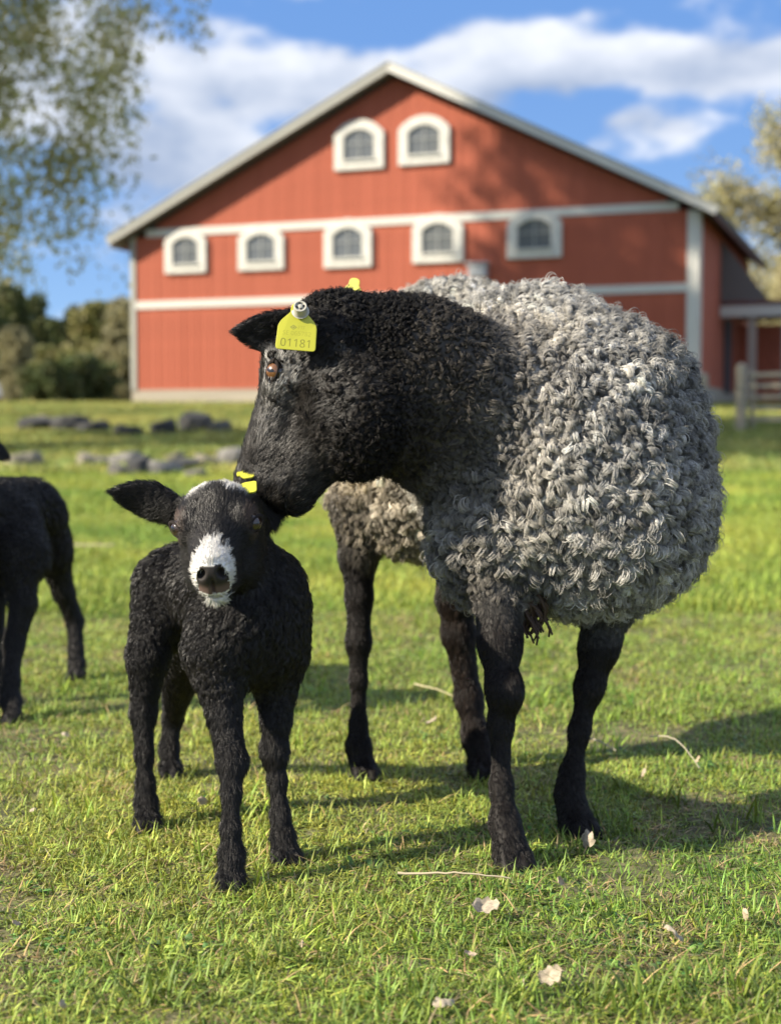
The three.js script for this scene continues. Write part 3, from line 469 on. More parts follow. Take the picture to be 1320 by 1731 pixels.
function eyeball(root, base, [c, out, tx], r, tex) {
  const g = new THREE.SphereGeometry(r, 28, 20), q = g.attributes.position, uv = g.attributes.uv; for (let k = 0; k < q.count; k++) uv.setXY(k, clamp(0.5 + q.getX(k) / r * 0.62, 0.02, 0.98), q.getZ(k) > 0 ? clamp(0.5 + q.getY(k) / r * 0.62, 0.02, 0.98) : 0.02);
  for (const [arc, rot, tb] of [[Math.PI * 1.04, -0.06, 0.30], [Math.PI * 1.0, Math.PI, 0.2]]) { const tg = new THREE.TorusGeometry(r * 0.86, r * tb, 8, 22, arc); tg.rotateZ(rot); tg.scale(1.06, rot < 0 ? 0.60 : 0.72, 1); const lid = part('eyelid', tg, phys([0.02, 0.016, 0.014], 0.8, { specularIntensity: 0.3 }), root); lid.position.copy(c).addScaledVector(out, r * 0.58).sub(base); const Yl = out.clone().cross(tx).normalize(); if (Yl.y < 0) Yl.negate(); lid.quaternion.setFromRotationMatrix(new THREE.Matrix4().makeBasis(Yl.clone().cross(out).normalize(), Yl, out)); }
  const m = part('eye', g, phys([1, 1, 1], 0.25, { map: tex, clearcoat: 1, clearcoatRoughness: 0.04 }), root); m.position.copy(c).sub(base);
  const Y = out.clone().cross(tx).normalize(); m.quaternion.setFromRotationMatrix(new THREE.Matrix4().makeBasis(Y.clone().cross(out).normalize(), Y, out)); return m;
}
const HOOVES = [];
function hoof(body, p, dir, s, at) {
  HOOVES.push(p);                                   // two claws side by side
  const d = dir.clone().setY(0).normalize(), S = V(d.z, 0, -d.x), Y = V(0, 1, 0);
  for (const k of [-1, 1]) body.ell(p.clone().addScaledVector(S, k * 0.0098 * s).addScaledVector(d, 0.007 * s).addScaledVector(Y, -0.004), V(0.025 * s, 0.0155 * s, 0.0112 * s), [d.clone().addScaledVector(Y, -0.5).normalize(), Y.clone().addScaledVector(d, 0.45).normalize(), S], at, 0.010 * s);
}
const down = V(0.05, -1, 0.05);
// ---- ear tags
const TAGY = [0.52, 0.51, 0.035];
function tagPlate(w, h, neck, tex) {
  const s = new THREE.Shape(), a = w / 2, t = neck / 2, r = 0.004; s.moveTo(-a + r, -h / 2); s.lineTo(a - r, -h / 2); s.quadraticCurveTo(a, -h / 2, a, -h / 2 + r); s.lineTo(a * 0.97, -h * 0.02); s.quadraticCurveTo(a * 0.94, h * 0.05, a * 0.8, h * 0.13); s.lineTo(t * 1.05, h * 0.30); s.lineTo(t, h * 0.42); s.quadraticCurveTo(t * 0.9, h / 2, 0, h / 2); s.quadraticCurveTo(-t * 0.9, h / 2, -t, h * 0.42); s.lineTo(-t * 1.05, h * 0.30); s.lineTo(-a * 0.8, h * 0.13); s.quadraticCurveTo(-a * 0.94, h * 0.05, -a * 0.97, -h * 0.02); s.lineTo(-a, -h / 2 + r); s.quadraticCurveTo(-a, -h / 2, -a + r, -h / 2);
  const g = new THREE.ExtrudeGeometry(s, { depth: 0.0014, bevelEnabled: true, bevelSize: 0.0006, bevelThickness: 0.0005, bevelSegments: 2, curveSegments: 8 }), q = g.attributes.position, uv = g.attributes.uv;
  for (let k = 0; k < q.count; k++) { q.setZ(k, q.getZ(k) + 0.004 * Math.pow(q.getY(k) / h, 2)); uv.setXY(k, 0.5 + q.getX(k) / w * 0.98, q.getZ(k) > 0.0012 ? 0.5 + q.getY(k) / h * 0.98 : 0.99); }
  g.computeVertexNormals(); return g;
}
function tagTexture(big, small) {
  const cv = document.createElement('canvas'); cv.width = 512; cv.height = 640; const c = cv.getContext('2d'); c.fillStyle = '#c0be38'; c.fillRect(0, 0, 512, 640);
  const R = rng(9); for (let k = 0; k < 700; k++) { c.fillStyle = `rgba(${110 + R() * 80},${100 + R() * 80},30,0.13)`; c.fillRect(R() * 512, R() * 640, 2 + R() * 10, 1 + R() * 3); }
  if (big) { c.textAlign = 'center'; c.fillStyle = 'rgba(96,92,24,0.62)'; c.font = '150px sans-serif'; c.fillText(big, 258, 596, 410); c.fillStyle = 'rgba(130,126,34,0.38)'; c.font = '80px sans-serif'; c.fillText(small, 258, 440, 370); c.font = '64px sans-serif'; c.fillText('FTF', 310, 352, 100); c.strokeStyle = 'rgba(105,105,60,0.7)'; c.lineWidth = 8; c.beginPath(); c.moveTo(170, 332); c.lineTo(208, 304); c.lineTo(246, 332); c.lineTo(208, 360); c.closePath(); c.stroke(); c.beginPath(); c.moveTo(188, 332); c.lineTo(228, 332); c.moveTo(208, 318); c.lineTo(208, 346); c.stroke(); }
  const t = new THREE.CanvasTexture(cv); t.colorSpace = THREE.SRGBColorSpace; return t;
}
const tagMat = phys([0.95, 0.95, 0.9], 0.45, { map: tagTexture(), clearcoat: 0.1, clearcoatRoughness: 0.4 }), tagPlain = phys(TAGY, 0.42, { clearcoat: 0.15, clearcoatRoughness: 0.4 });
function earTag(root, base, centre, normal, up, w, h, big, small) {
  const Z = normal.clone().normalize(), Y = up.clone().addScaledVector(Z, -up.dot(Z)).normalize(), X = Y.clone().cross(Z);
  const m = part('ear_tag', tagPlate(w, h, w * 0.38, null), big ? phys([0.95, 0.95, 0.9], 0.42, { map: tagTexture(big, small), clearcoat: 0.15, clearcoatRoughness: 0.4 }) : tagMat, root);
  m.position.copy(centre).sub(base); m.quaternion.setFromRotationMatrix(new THREE.Matrix4().makeBasis(X, Y, Z));
  return m;
}
// ------------------------------------------------------------------ the ewe
{
  const base = V(0.10, 0, -2.05), root = thing('ewe', base, 'grown grey curly fleeced ewe with black head and yellow tag bending to the lamb', 'sheep');
  const b = new Body(), BLACK = [0.0105, 0.0095, 0.0085], LEG = [0.015, 0.0115, 0.0095], GREY = [0.345, 0.338, 0.318], DARKW = [0.25, 0.24, 0.22], BROWN = [0.21, 0.185, 0.155];
  const ax = V(-0.12, 0, -0.42).normalize(), sd = V(ax.z, 0, -ax.x).negate(), BB = [sd, V(0, 1, 0), ax];
  const fl = ax.clone().multiplyScalar(0.35).add(V(0.35, -1, 0)), wool = { kind: 'curl', size: 0.0098, col: GREY, flow: fl, soft: 0.03 };
  b.ell(V(0.250, 0.492, -1.99), V(0.165, 0.195, 0.19), BB, wool, 0.06);
  b.ell(V(0.205, 0.545, -2.12), V(0.185, 0.205, 0.2), BB, wool, 0.06);
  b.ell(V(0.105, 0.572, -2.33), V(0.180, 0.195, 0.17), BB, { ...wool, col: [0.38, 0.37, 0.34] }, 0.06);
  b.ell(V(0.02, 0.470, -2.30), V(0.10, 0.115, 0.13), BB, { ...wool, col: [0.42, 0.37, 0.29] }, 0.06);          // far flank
  b.ell(at(705, 858, 2.25), V(0.075, 0.068, 0.08), BB, { ...wool, col: [0.46, 0.41, 0.32] }, 0.05);
  b.ell(at(770, 600, 2.30), V(0.115, 0.100, 0.11), BB, { ...wool, col: [0.40, 0.39, 0.36] }, 0.05);
  b.ell(V(0.30, 0.42, -1.93), V(0.12, 0.11, 0.12), BB, { ...wool, size: 0.0122, col: GREY }, 0.06);
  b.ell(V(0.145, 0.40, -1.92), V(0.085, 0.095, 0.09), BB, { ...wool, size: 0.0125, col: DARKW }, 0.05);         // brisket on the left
  b.ell(at(1047, 690, 2.02), V(0.094, 0.103, 0.11), BB, { ...wool, size: 0.0125, col: [0.10, 0.10, 0.10] }, 0.06);  // upper right side: its shade is put into a darker wool colour
  b.ell(V(0.328, 0.455, -2.02), V(0.094, 0.13, 0.12), BB, { ...wool, size: 0.0150, col: [0.095, 0.095, 0.096] }, 0.06);  // right flank turned from the sun, shade painted in as darker wool
  // neck
  const nf = V(0.75, -0.65, -0.1), nk = (col, size = 0.0085, kind = 'curlet') => ({ kind, size, col, flow: nf, soft: 0.028 });
  b.cap(at(850, 735, 1.97), at(780, 695, 1.935), 0.118, 0.106, { kind: 'curl', size: 0.0088, col: BROWN, flow: nf, soft: 0.045 }, 0.06);
  b.cap(at(742, 668, 1.915), at(690, 645, 1.90), 0.100, 0.092, nk([0.016, 0.014, 0.0125]), 0.05);
  b.cap(at(690, 630, 1.90), at(590, 600, 1.875), 0.098, 0.078, nk(BLACK), 0.05);
  b.cap(at(590, 690, 1.87), at(720, 720, 1.91), 0.055, 0.066, nk([0.014, 0.012, 0.0105]), 0.05);
  // legs: two near ones in front, two far ones behind
  const lg = (size = 0.0048, kind = 'hair', col = LEG) => ({ kind, size, col, flow: down, soft: 0.012 });
  const C = (x, y, d) => at(x, y, d);
  b.chain([[C(842, 985, 1.88), 0.036], [C(845, 1090, 1.85), 0.0245], [C(849, 1165, 1.83), 0.0178], [C(846, 1225, 1.83), 0.0125], [C(847, 1330, 1.815), 0.0108], [C(853, 1392, 1.80), 0.0155], [C(862, 1432, 1.785), 0.0155], [C(866, 1446, 1.782), 0.016]], lg(), 0.02);
  b.ell(C(862, 1172, 1.82), V(0.0135, 0.022, 0.016), null, lg(), 0.02);
  hoof(b, C(866, 1452, 1.782), V(0.15, 0, 1), 1.12, { kind: 'bare', col: [0.014, 0.012, 0.011] });
  b.chain([[C(1030, 1020, 1.98), 0.036], [C(1012, 1095, 1.975), 0.0240], [C(996, 1160, 1.97), 0.0170], [C(979, 1235, 1.965), 0.0108], [C(966, 1310, 1.955), 0.0130], [C(962, 1345, 1.945), 0.0155], [C(970, 1378, 1.935), 0.0155], [C(975, 1391, 1.926), 0.016]], lg(), 0.02);
  hoof(b, C(976, 1396, 1.925), V(0.55, 0, 0.8), 1.1, { kind: 'bare', col: [0.014, 0.012, 0.011] });
  b.chain([[C(655, 790, 2.30), 0.088], [C(610, 860, 2.27), 0.040], [C(606, 940, 2.265), 0.0265]], lg(0.015, 'wave', [0.030, 0.025, 0.020]), 0.03);
  b.chain([[C(606, 940, 2.265), 0.0265], [C(607, 1010, 2.26), 0.019], [C(606, 1085, 2.255), 0.0175], [C(606, 1150, 2.25), 0.0112], [C(606, 1225, 2.25), 0.0116], [C(606, 1262, 2.24), 0.0170], [C(612, 1290, 2.23), 0.017]], lg(), 0.015);
  hoof(b, C(614, 1304, 2.22), V(0.2, 0, 1), 1.1, { kind: 'bare', col: [0.016, 0.013, 0.012] });
  b.chain([[C(800, 920, 2.27), 0.06], [C(770, 1010, 2.26), 0.026], [C(775, 1070, 2.265), 0.0215], [C(792, 1180, 2.27), 0.0165], [C(804, 1245, 2.26), 0.0165], [C(812, 1282, 2.25), 0.018]], lg(0.009, 'hair', [0.028, 0.018, 0.013]), 0.02);
  hoof(b, C(815, 1298, 2.24), V(0.2, 0, 1), 1.1, { kind: 'bare', col: [0.016, 0.013, 0.012] });
  // head turned to the lamb
  const O = at(552, 562, 1.865), nose = at(432, 838, 1.825), F = nose.clone().sub(O).normalize(), L = 0.238;
  const U0 = V(-0.918, 0.397, 0), tc = V(0.15, 0.02, 1); const U = U0.clone().addScaledVector(tc, -0.30).normalize();
  const crown = { kind: 'curlet', size: 0.0075, col: BLACK, flow: V(0.6, -0.8, 0), soft: 0.012 };
  const h = head(b, O, F, U, L, { col: [0.038, 0.033, 0.028], hair: 0.0095, ef: 0.36, eu: 0.09, es: 0.225, er: 0.0140, eyeF: 0.30, eyeU: 0.30, cran: 0.235, m0: 0.235, m1: 0.142, j0: 0.205, j1: 0.130, crown, sculpt: true });
  const near = h.eyes.find((e) => e[1].z > 0), earA = { kind: 'hair', size: 0.006, col: [0.012, 0.010, 0.010], flow: V(-1, 0, 0), soft: 0.008 };
  b.ell(h.at3(0.42, -0.46, 0.02), V(0.070, 0.045, 0.046), [h.F, h.U, h.S], { ...crown, size: 0.0085, col: [0.014, 0.012, 0.010] }, 0.04);
  b.ear(at(572, 571, 1.805), at(399, 561, 1.806), V(0.0, -0.25, 1), 0.0275, 0.0050, earA, 5);
  b.cap(at(575, 570, 1.845), at(560, 571, 1.808), 0.03, 0.018, earA, 0.03);
  b.ear(at(590, 560, 1.95), at(600, 508, 2.09), V(-0.7, 0.5, -0.3), 0.022, 0.005, earA, 5);
  const geo = b.mesh(0.0034);
  const eyeC = near[0], shag = (p, s) => fbm(p.x * s + 3, p.y * s, p.z * s, 3);
  const tint = (p, n, out, kind, r) => {
    let c = out.col.slice(), size = 1;
    const big = shag(p, 9), fine = shag(p, 38);
    if (kind === 'curl') { const st = staple(p, 0.0185)[3], v = (0.62 + 0.85 * st) * (1.15 + 0.9 * big + 1.1 * fine + (r - 0.5) * 0.8); const brown = clamp(0.3 + big, 0, 1); c = [c[0] * v * (1 + 0.05 * brown), c[1] * v, c[2] * v * (1 - 0.10 * brown)]; size = 1 + 0.7 * fine + 0.3 * big; }
    else if (kind === 'curlet') { const v = 1 + 0.9 * (r - 0.5) + 0.5 * fine; c = c.map((q) => q * v); }
    else {
      const d = p.distanceTo(eyeC), q = p.clone().sub(O), f = q.dot(h.F) / L, u = q.dot(h.U) / L, s = q.dot(h.S) / L * near[3];
      if (d < 0.2 && s > -0.05 && f < 1) {
        const ring = ss(0.038, 0.022, d) * (0.55 + 0.45 * ss(-0.2, 0.4, fine + Math.abs(u - 0.09) * 3)), under = Math.exp(-Math.pow((u - 0.06) / 0.07, 2)) * ss(0.40, 0.46, f) * ss(0.92, 0.55, f) * 0.42;
        const k = clamp(ring * 0.85 + under * 1.3 + 0.25 * fine, 0, 1) * (0.35 + 1.1 * r);
        c = [lerp(c[0], 0.40, k), lerp(c[1], 0.385, k), lerp(c[2], 0.36, k)];
        const muz = ss(0.72, 0.9, f) * 0.06 * r; c = c.map((z) => z + muz * 0.5);
      }
      c = c.map((z) => z * (0.35 + 1.5 * r * r));
    }
    return { c: c.map((z) => clamp(z, 0.004, 0.75)), size };
  };
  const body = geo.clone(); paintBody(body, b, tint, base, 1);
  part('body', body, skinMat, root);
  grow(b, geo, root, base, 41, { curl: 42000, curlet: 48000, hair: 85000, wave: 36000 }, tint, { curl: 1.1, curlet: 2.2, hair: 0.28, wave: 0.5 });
  const tex = eyeTexture(['#6a4424', '#8a6238', '#4a2c12'], 28, 66);
  for (const e of h.eyes) eyeball(root, base, e, 0.0140, tex);
  // tags
  const tagC = at(503, 553, 1.775), T = earTag(root, base, tagC, V(0.02, 0.18, 1), V(0.085, 1, 0), 0.0490, 0.0590, '01181', 'SE 065782');
  T.userData.label = 'yellow numbered tag in the ear turned to the camera';
  const bolt = new THREE.LatheGeometry([[0.0001, 0.011], [0.003, 0.011], [0.0031, 0.0095], [0.0058, 0.0095], [0.006, 0.0112], [0.0078, 0.0112], [0.0084, 0.0104], [0.0086, 0], [0.0112, -0.0005]].map((p) => new THREE.Vector2(...p)), 20); bolt.rotateX(Math.PI / 2);
  const grey = std([0.42, 0.40, 0.33], 0.5);
  const bm = part('stud', bolt, grey, T, 0.002, 0.0200, 0.0028); bm.rotation.x = -0.35;
  const spoke = mergeGeometries([0, 1, 2, 3].map((k) => { const g = new THREE.BoxGeometry(0.0022, 0.0030, 0.0012); g.translate(0, 0.0044, 0.0108); g.rotateZ(k * Math.PI / 2 + 0.3); return g; })); const sp = part('stud_slots', spoke, std([0.01, 0.01, 0.01], 0.8), T, 0.002, 0.0200, 0.0028); sp.rotation.x = -0.35; sp.position.z -= 0.0003; 
  const back = earTag(root, base, at(488, 597, 1.812), V(0, 0.1, 1), V(0, 1, 0), 0.016, 0.018); back.userData.label = 'edge of the yellow tag back below the ear';
  const far = earTag(root, base, at(594, 500, 2.095), V(-0.35, 0.25, 1), V(0.2, 1, 0), 0.040, 0.052); far.userData.label = 'blurred yellow tag in the far ear';
  // matted tuft hanging under the belly
  const R = rng(8), s = new Soup(); for (let k = 0; k < 46; k++) { const p0 = at(884 + R() * 34, 1000 + R() * 18, 1.87 + R() * 0.02), pts = [], len = 0.025 + R() * 0.035, sw = (R() - 0.5) * 0.02; for (let q = 0; q <= 6; q++) { const t = q / 6; pts.push(V(p0.x + sw * t + 0.006 * Math.sin(t * 5 + k), p0.y - len * t, p0.z + 0.006 * Math.cos(t * 4 + k)).sub(base)); } s.tube(pts, 0.0032, 0.0014, 5); }
  part('matted_tuft', s.geo(), std([0.055, 0.032, 0.022], 0.7), root).userData.label = 'dark brown matted tuft hanging under the belly';
}
// ------------------------------------------------------------------ lambs
function lamb(base, name, label, pose, cell, seed, dens) {
  const root = thing(name, base, label, 'lamb'), b = new Body(), BL = [0.0190, 0.0170, 0.0155];
  const coat = { kind: 'wave', size: 0.0165, col: BL, flow: pose.flow, soft: 0.02 }, lg = { kind: 'hair', size: 0.0075, col: [0.019, 0.017, 0.0155], flow: down, soft: 0.01 };
  for (const [p, q, r0, r1, k] of pose.body) b.cap(p, q, r0, r1, coat, k ?? 0.04);
  for (const leg of pose.legs) { b.chain(leg.upper, { ...coat, size: 0.0105, flow: down }, 0.03); b.chain([leg.upper.at(-1), ...leg.lower, [leg.hoof.clone().add(V(0, 0.006, 0)), 0.0130]], lg, 0.012); hoof(b, leg.hoof, leg.dir, 0.85, { kind: 'bare', col: [0.012, 0.011, 0.011] }); }
  const hd = pose.head, h = head(b, hd.O, hd.F, hd.U, hd.L, { col: BL, hair: 0.0085, ef: 0.41, eu: 0.075, es: 0.272, er: 0.0122, eyeF: 0.85, eyeU: 0.4, wide: 1.34, cran: 0.30, m0: 0.25, m1: 0.15, j0: 0.20, j1: 0.125, nose: [0.03, 0.024, 0.022], noseBare: true, flipS: false });
  const earA = { kind: 'hair', size: 0.0075, col: [0.013, 0.012, 0.012], flow: V(-1, 0.1, 0), soft: 0.008 };
  for (const e of hd.ears) b.ear(e.root, e.tip, e.face, e.w, 0.0042, { ...earA, flow: e.tip.clone().sub(e.root) }, e.curl ?? -9);
  b.nude = (p) => { const q = p.clone().sub(hd.O), f = q.dot(h.F) / hd.L, u = q.dot(h.U) / hd.L, s = Math.abs(q.dot(h.S)) / hd.L; return f > 0.88 && f < 1.2 && u > -0.15 && u < 0.085 && s < 0.118 - 0.5 * Math.max(0, u - 0.0) && f > 0.955 - 0.25 * (u + 0.03) * -1 - 0.4 * Math.max(0, 0.06 - s) * 1.2; };
  const geo = b.mesh(cell);
  const tint = (p, n, out, kind, r) => {
    let c = out.col.map((z) => z * (0.6 + 0.8 * r));
    if (pose.white) {
      const q = p.clone().sub(hd.O), f = q.dot(h.F) / hd.L, u = q.dot(h.U) / hd.L, s = q.dot(h.S) / hd.L, w = f > 1.2 || Math.abs(s) > 0.4 || u < -0.5 ? 0 : pose.white(f, u, s, r);
      if (b.nude(p)) { const pink = ss(-0.05, -0.11, u) * 0.55; c = [lerp(0.030, 0.20, pink), lerp(0.026, 0.13, pink), lerp(0.024, 0.11, pink)]; } else if (w > 0) c = [lerp(c[0], 0.72, w), lerp(c[1], 0.70, w), lerp(c[2], 0.66, w)];
      const de = Math.min(p.distanceTo(h.eyes[0][0]), p.distanceTo(h.eyes[1][0])); if (de < 0.026 && kind !== 'bare') { const k = ss(0.024, 0.015, de) * 0.5; c = [lerp(c[0], 0.17, k), lerp(c[1], 0.115, k), lerp(c[2], 0.085, k)]; }
    }
    return { c, size: 1 };
  };
  const body = geo.clone(); paintBody(body, b, tint, base, 1);
  part('body', body, skinMat, root);
  grow(b, geo, root, base, seed, dens, tint, { hair: 0.25, wave: 0.5 });
  const tex = eyeTexture(['#2c1a12', '#3e281c', '#1c100a'], 60, 40);
  for (const e of h.eyes) eyeball(root, base, e, 0.0122, tex);
  return { root, h };
}
{
  const C = at, base = V(-0.25, 0, -1.9), toCam = V(0.1, 0, 1);
  const O = C(374, 860, 1.77), F = C(358, 977, 1.625).sub(O), L = 0.157;
  const { root } = lamb(base, 'lamb', 'small black lamb with white nose and crown standing under the ewe muzzle', {
    flow: V(-0.25, -1, -0.2),
    body: [[C(326, 985, 2.02), C(418, 1030, 1.83), 0.054, 0.058, 0.05], [C(280, 985, 2.03), C(294, 1060, 2.0), 0.028, 0.028, 0.05], [C(405, 1062, 1.77), C(428, 1076, 1.80), 0.048, 0.058, 0.05], [C(412, 1000, 1.80), C(378, 905, 1.785), 0.060, 0.046, 0.05], [C(456, 985, 1.86), C(460, 1075, 1.85), 0.028, 0.028, 0.05]],
    legs: [
      { upper: [[C(272, 990, 1.99), 0.034], [C(250, 1110, 1.96), 0.026]], lower: [[C(243, 1205, 1.96), 0.0150], [C(244, 1275, 1.945), 0.0092], [C(246, 1325, 1.935), 0.0092], [C(247, 1358, 1.93), 0.0125]], hoof: C(250, 1390, 1.915), dir: toCam },
      { upper: [[C(325, 1060, 2.10), 0.045], [C(306, 1140, 2.17), 0.028]], lower: [[C(292, 1215, 2.24), 0.0125], [C(286, 1265, 2.23), 0.0120]], hoof: C(288, 1300, 2.215), dir: toCam },
      { upper: [[C(372, 1110, 1.765), 0.044], [C(378, 1205, 1.745), 0.0180]], lower: [[C(393, 1288, 1.725), 0.0158], [C(391, 1340, 1.71), 0.0088], [C(390, 1400, 1.70), 0.0088], [C(392, 1445, 1.695), 0.0120]], hoof: C(391, 1490, 1.685), dir: toCam },
      { upper: [[C(466, 1120, 1.835), 0.035], [C(467, 1215, 1.82), 0.0160]], lower: [[C(464, 1270, 1.815), 0.0148], [C(469, 1320, 1.81), 0.0088], [C(474, 1380, 1.80), 0.0090], [C(478, 1415, 1.795), 0.0122]], hoof: C(484, 1446, 1.785), dir: V(0.25, 0, 1) }],
    head: { O, F, U: V(-0.05, 0.75, 0.6), L, ears: [{ root: C(305, 866, 1.76), tip: C(193, 833, 1.765), face: V(0.1, -0.35, 1), w: 0.0200 }, { root: C(428, 852, 1.775), tip: C(478, 858, 1.83), face: V(0.5, 0.6, 0.8), w: 0.023 }] },
    white: (f, u, s, r) => Math.max(ss(0.70, 0.75, f - 1.15 * Math.abs(s) + (r - 0.5) * 0.12 + 0.7 * Math.min(0, u)), ss(0.26, 0.19, f + 0.06 * r + 0.16 * Math.exp(-Math.pow((s + 0.01) / 0.05, 2)) * (0.4 + r)) * ss(0.25, 0.20, Math.abs(s)) * ss(0.02, 0.12, u + 0.06 * r)),
  }, 0.0027, 61, { wave: 62000, hair: 90000 });
  const t1 = earTag(root, base, C(415, 826, 1.745), V(-0.05, 0.86, 0.5), V(-1, 0.15, 0.2), 0.024, 0.027), t2 = earTag(root, base, C(416, 802, 1.80), V(-0.1, 0.85, 0.55), V(-1, 0.1, 0.1), 0.020, 0.022);
  t1.userData.label = 'yellow tag lying flat at the ear under the ewe lips'; t2.userData.label = 'second yellow tag half behind the ewe lip';
}
{
  const C = at, base = V(-0.72, 0, -2.8), d = V(-0.3, 0, 1);
  lamb(base, 'lamb', 'black lamb cut off by the left edge seen in shade from behind', {
    flow: V(0.5, -1, -0.2),
    body: [[C(50, 856, 2.96), C(-70, 868, 2.72), 0.056, 0.064, 0.04], [C(76, 880, 3.0), C(88, 930, 3.02), 0.042, 0.036, 0.05], [C(-75, 850, 2.7), C(-72, 760, 2.6), 0.055, 0.045, 0.05], [C(20, 900, 2.8), C(40, 940, 2.76), 0.06, 0.05, 0.05]],
    legs: [
      { upper: [[C(84, 920, 3.02), 0.036], [C(108, 1000, 3.06), 0.0205]], lower: [[C(127, 1050, 3.09), 0.0165], [C(129, 1100, 3.07), 0.0135], [C(130, 1122, 3.06), 0.0155]], hoof: C(131, 1138, 3.05), dir: d },
      { upper: [[C(26, 930, 2.74), 0.040], [C(40, 1020, 2.72), 0.0235]], lower: [[C(24, 1090, 2.70), 0.0175], [C(20, 1150, 2.66), 0.0130], [C(20, 1188, 2.64), 0.0160]], hoof: C(22, 1214, 2.615), dir: d },
      { upper: [[C(-60, 930, 2.66), 0.046], [C(-60, 1030, 2.64), 0.024]], lower: [[C(-62, 1095, 2.62), 0.0175], [C(-62, 1170, 2.60), 0.0135], [C(-62, 1195, 2.59), 0.016]], hoof: C(-62, 1222, 2.58), dir: d },
      { upper: [[C(-25, 930, 2.80), 0.04], [C(-12, 1010, 2.80), 0.024]], lower: [[C(-8, 1070, 2.80), 0.0165], [C(-6, 1130, 2.79), 0.0135], [C(-4, 1160, 2.78), 0.0155]], hoof: C(-3, 1184, 2.77), dir: d }],
    head: { O: C(-70, 728, 2.58), F: V(-0.5, -0.55, 0.6), U: V(-0.2, 0.7, 0.6), L: 0.172, ears: [{ root: C(-32, 725, 2.60), tip: C(13, 772, 2.66), face: V(0.6, 0.4, 0.5), w: 0.020 }, { root: C(-105, 735, 2.55), tip: C(-170, 760, 2.5), face: V(0, 0, 1), w: 0.022 }] },
  }, 0.0042, 71, { wave: 34000, hair: 50000 });
}
// ------------------------------------------------------------------ grass
const bladeMat = phys([1, 1, 1], 0.5, { vertexColors: true, transmission: 0.38, side: THREE.DoubleSide, specularIntensity: 0.45 });
function tuft(seed, n, rad, h0, h1, w, lean0, lean1, segs = 4) {
  const R = rng(seed * 17 + 3), s = new Soup();
  for (let k = 0; k < n; k++) {
    const tv = 0.5 + R() * 1.0, ty = (R() - 0.4) * 0.35; s.tint = [tv * (1 + ty), tv, tv * (1 - ty * 0.6)]; const a = R() * 6.283, q = Math.sqrt(R()) * rad, b = R() * 6.283, L = lerp(h0, h1, R() * R()), ln = lerp(lean0, lean1, R()), bend = (R() * 0.9 + 0.15), dx = Math.cos(b), dz = Math.sin(b), tw = (R() - 0.5) * 1.4, side = V(-dz * Math.cos(tw) + dx * Math.sin(tw) * 0.5, Math.sin(tw) * 0.5, dx * Math.cos(tw) + dz * Math.sin(tw) * 0.5).normalize();
    const pts = [], ws = []; let x = Math.cos(a) * q, z = Math.sin(a) * q, y = -0.004, th = ln; const ww = w * (0.65 + R() * 0.7);
    for (let i = 0; i <= segs; i++) { const t = i / segs; pts.push(V(x, Math.max(y, i ? 0.002 : -0.004), z)); ws.push(ww * (t < 0.5 ? 0.8 + t * 0.4 : Math.max(0.06, 2 * (1 - t)))); const ds = L / segs; x += dx * Math.sin(th) * ds; z += dz * Math.sin(th) * ds; y += Math.cos(th) * ds; th += bend / segs * 1.6; }
    s.strip(pts, side, ws);
  }
  return s.geo();
}
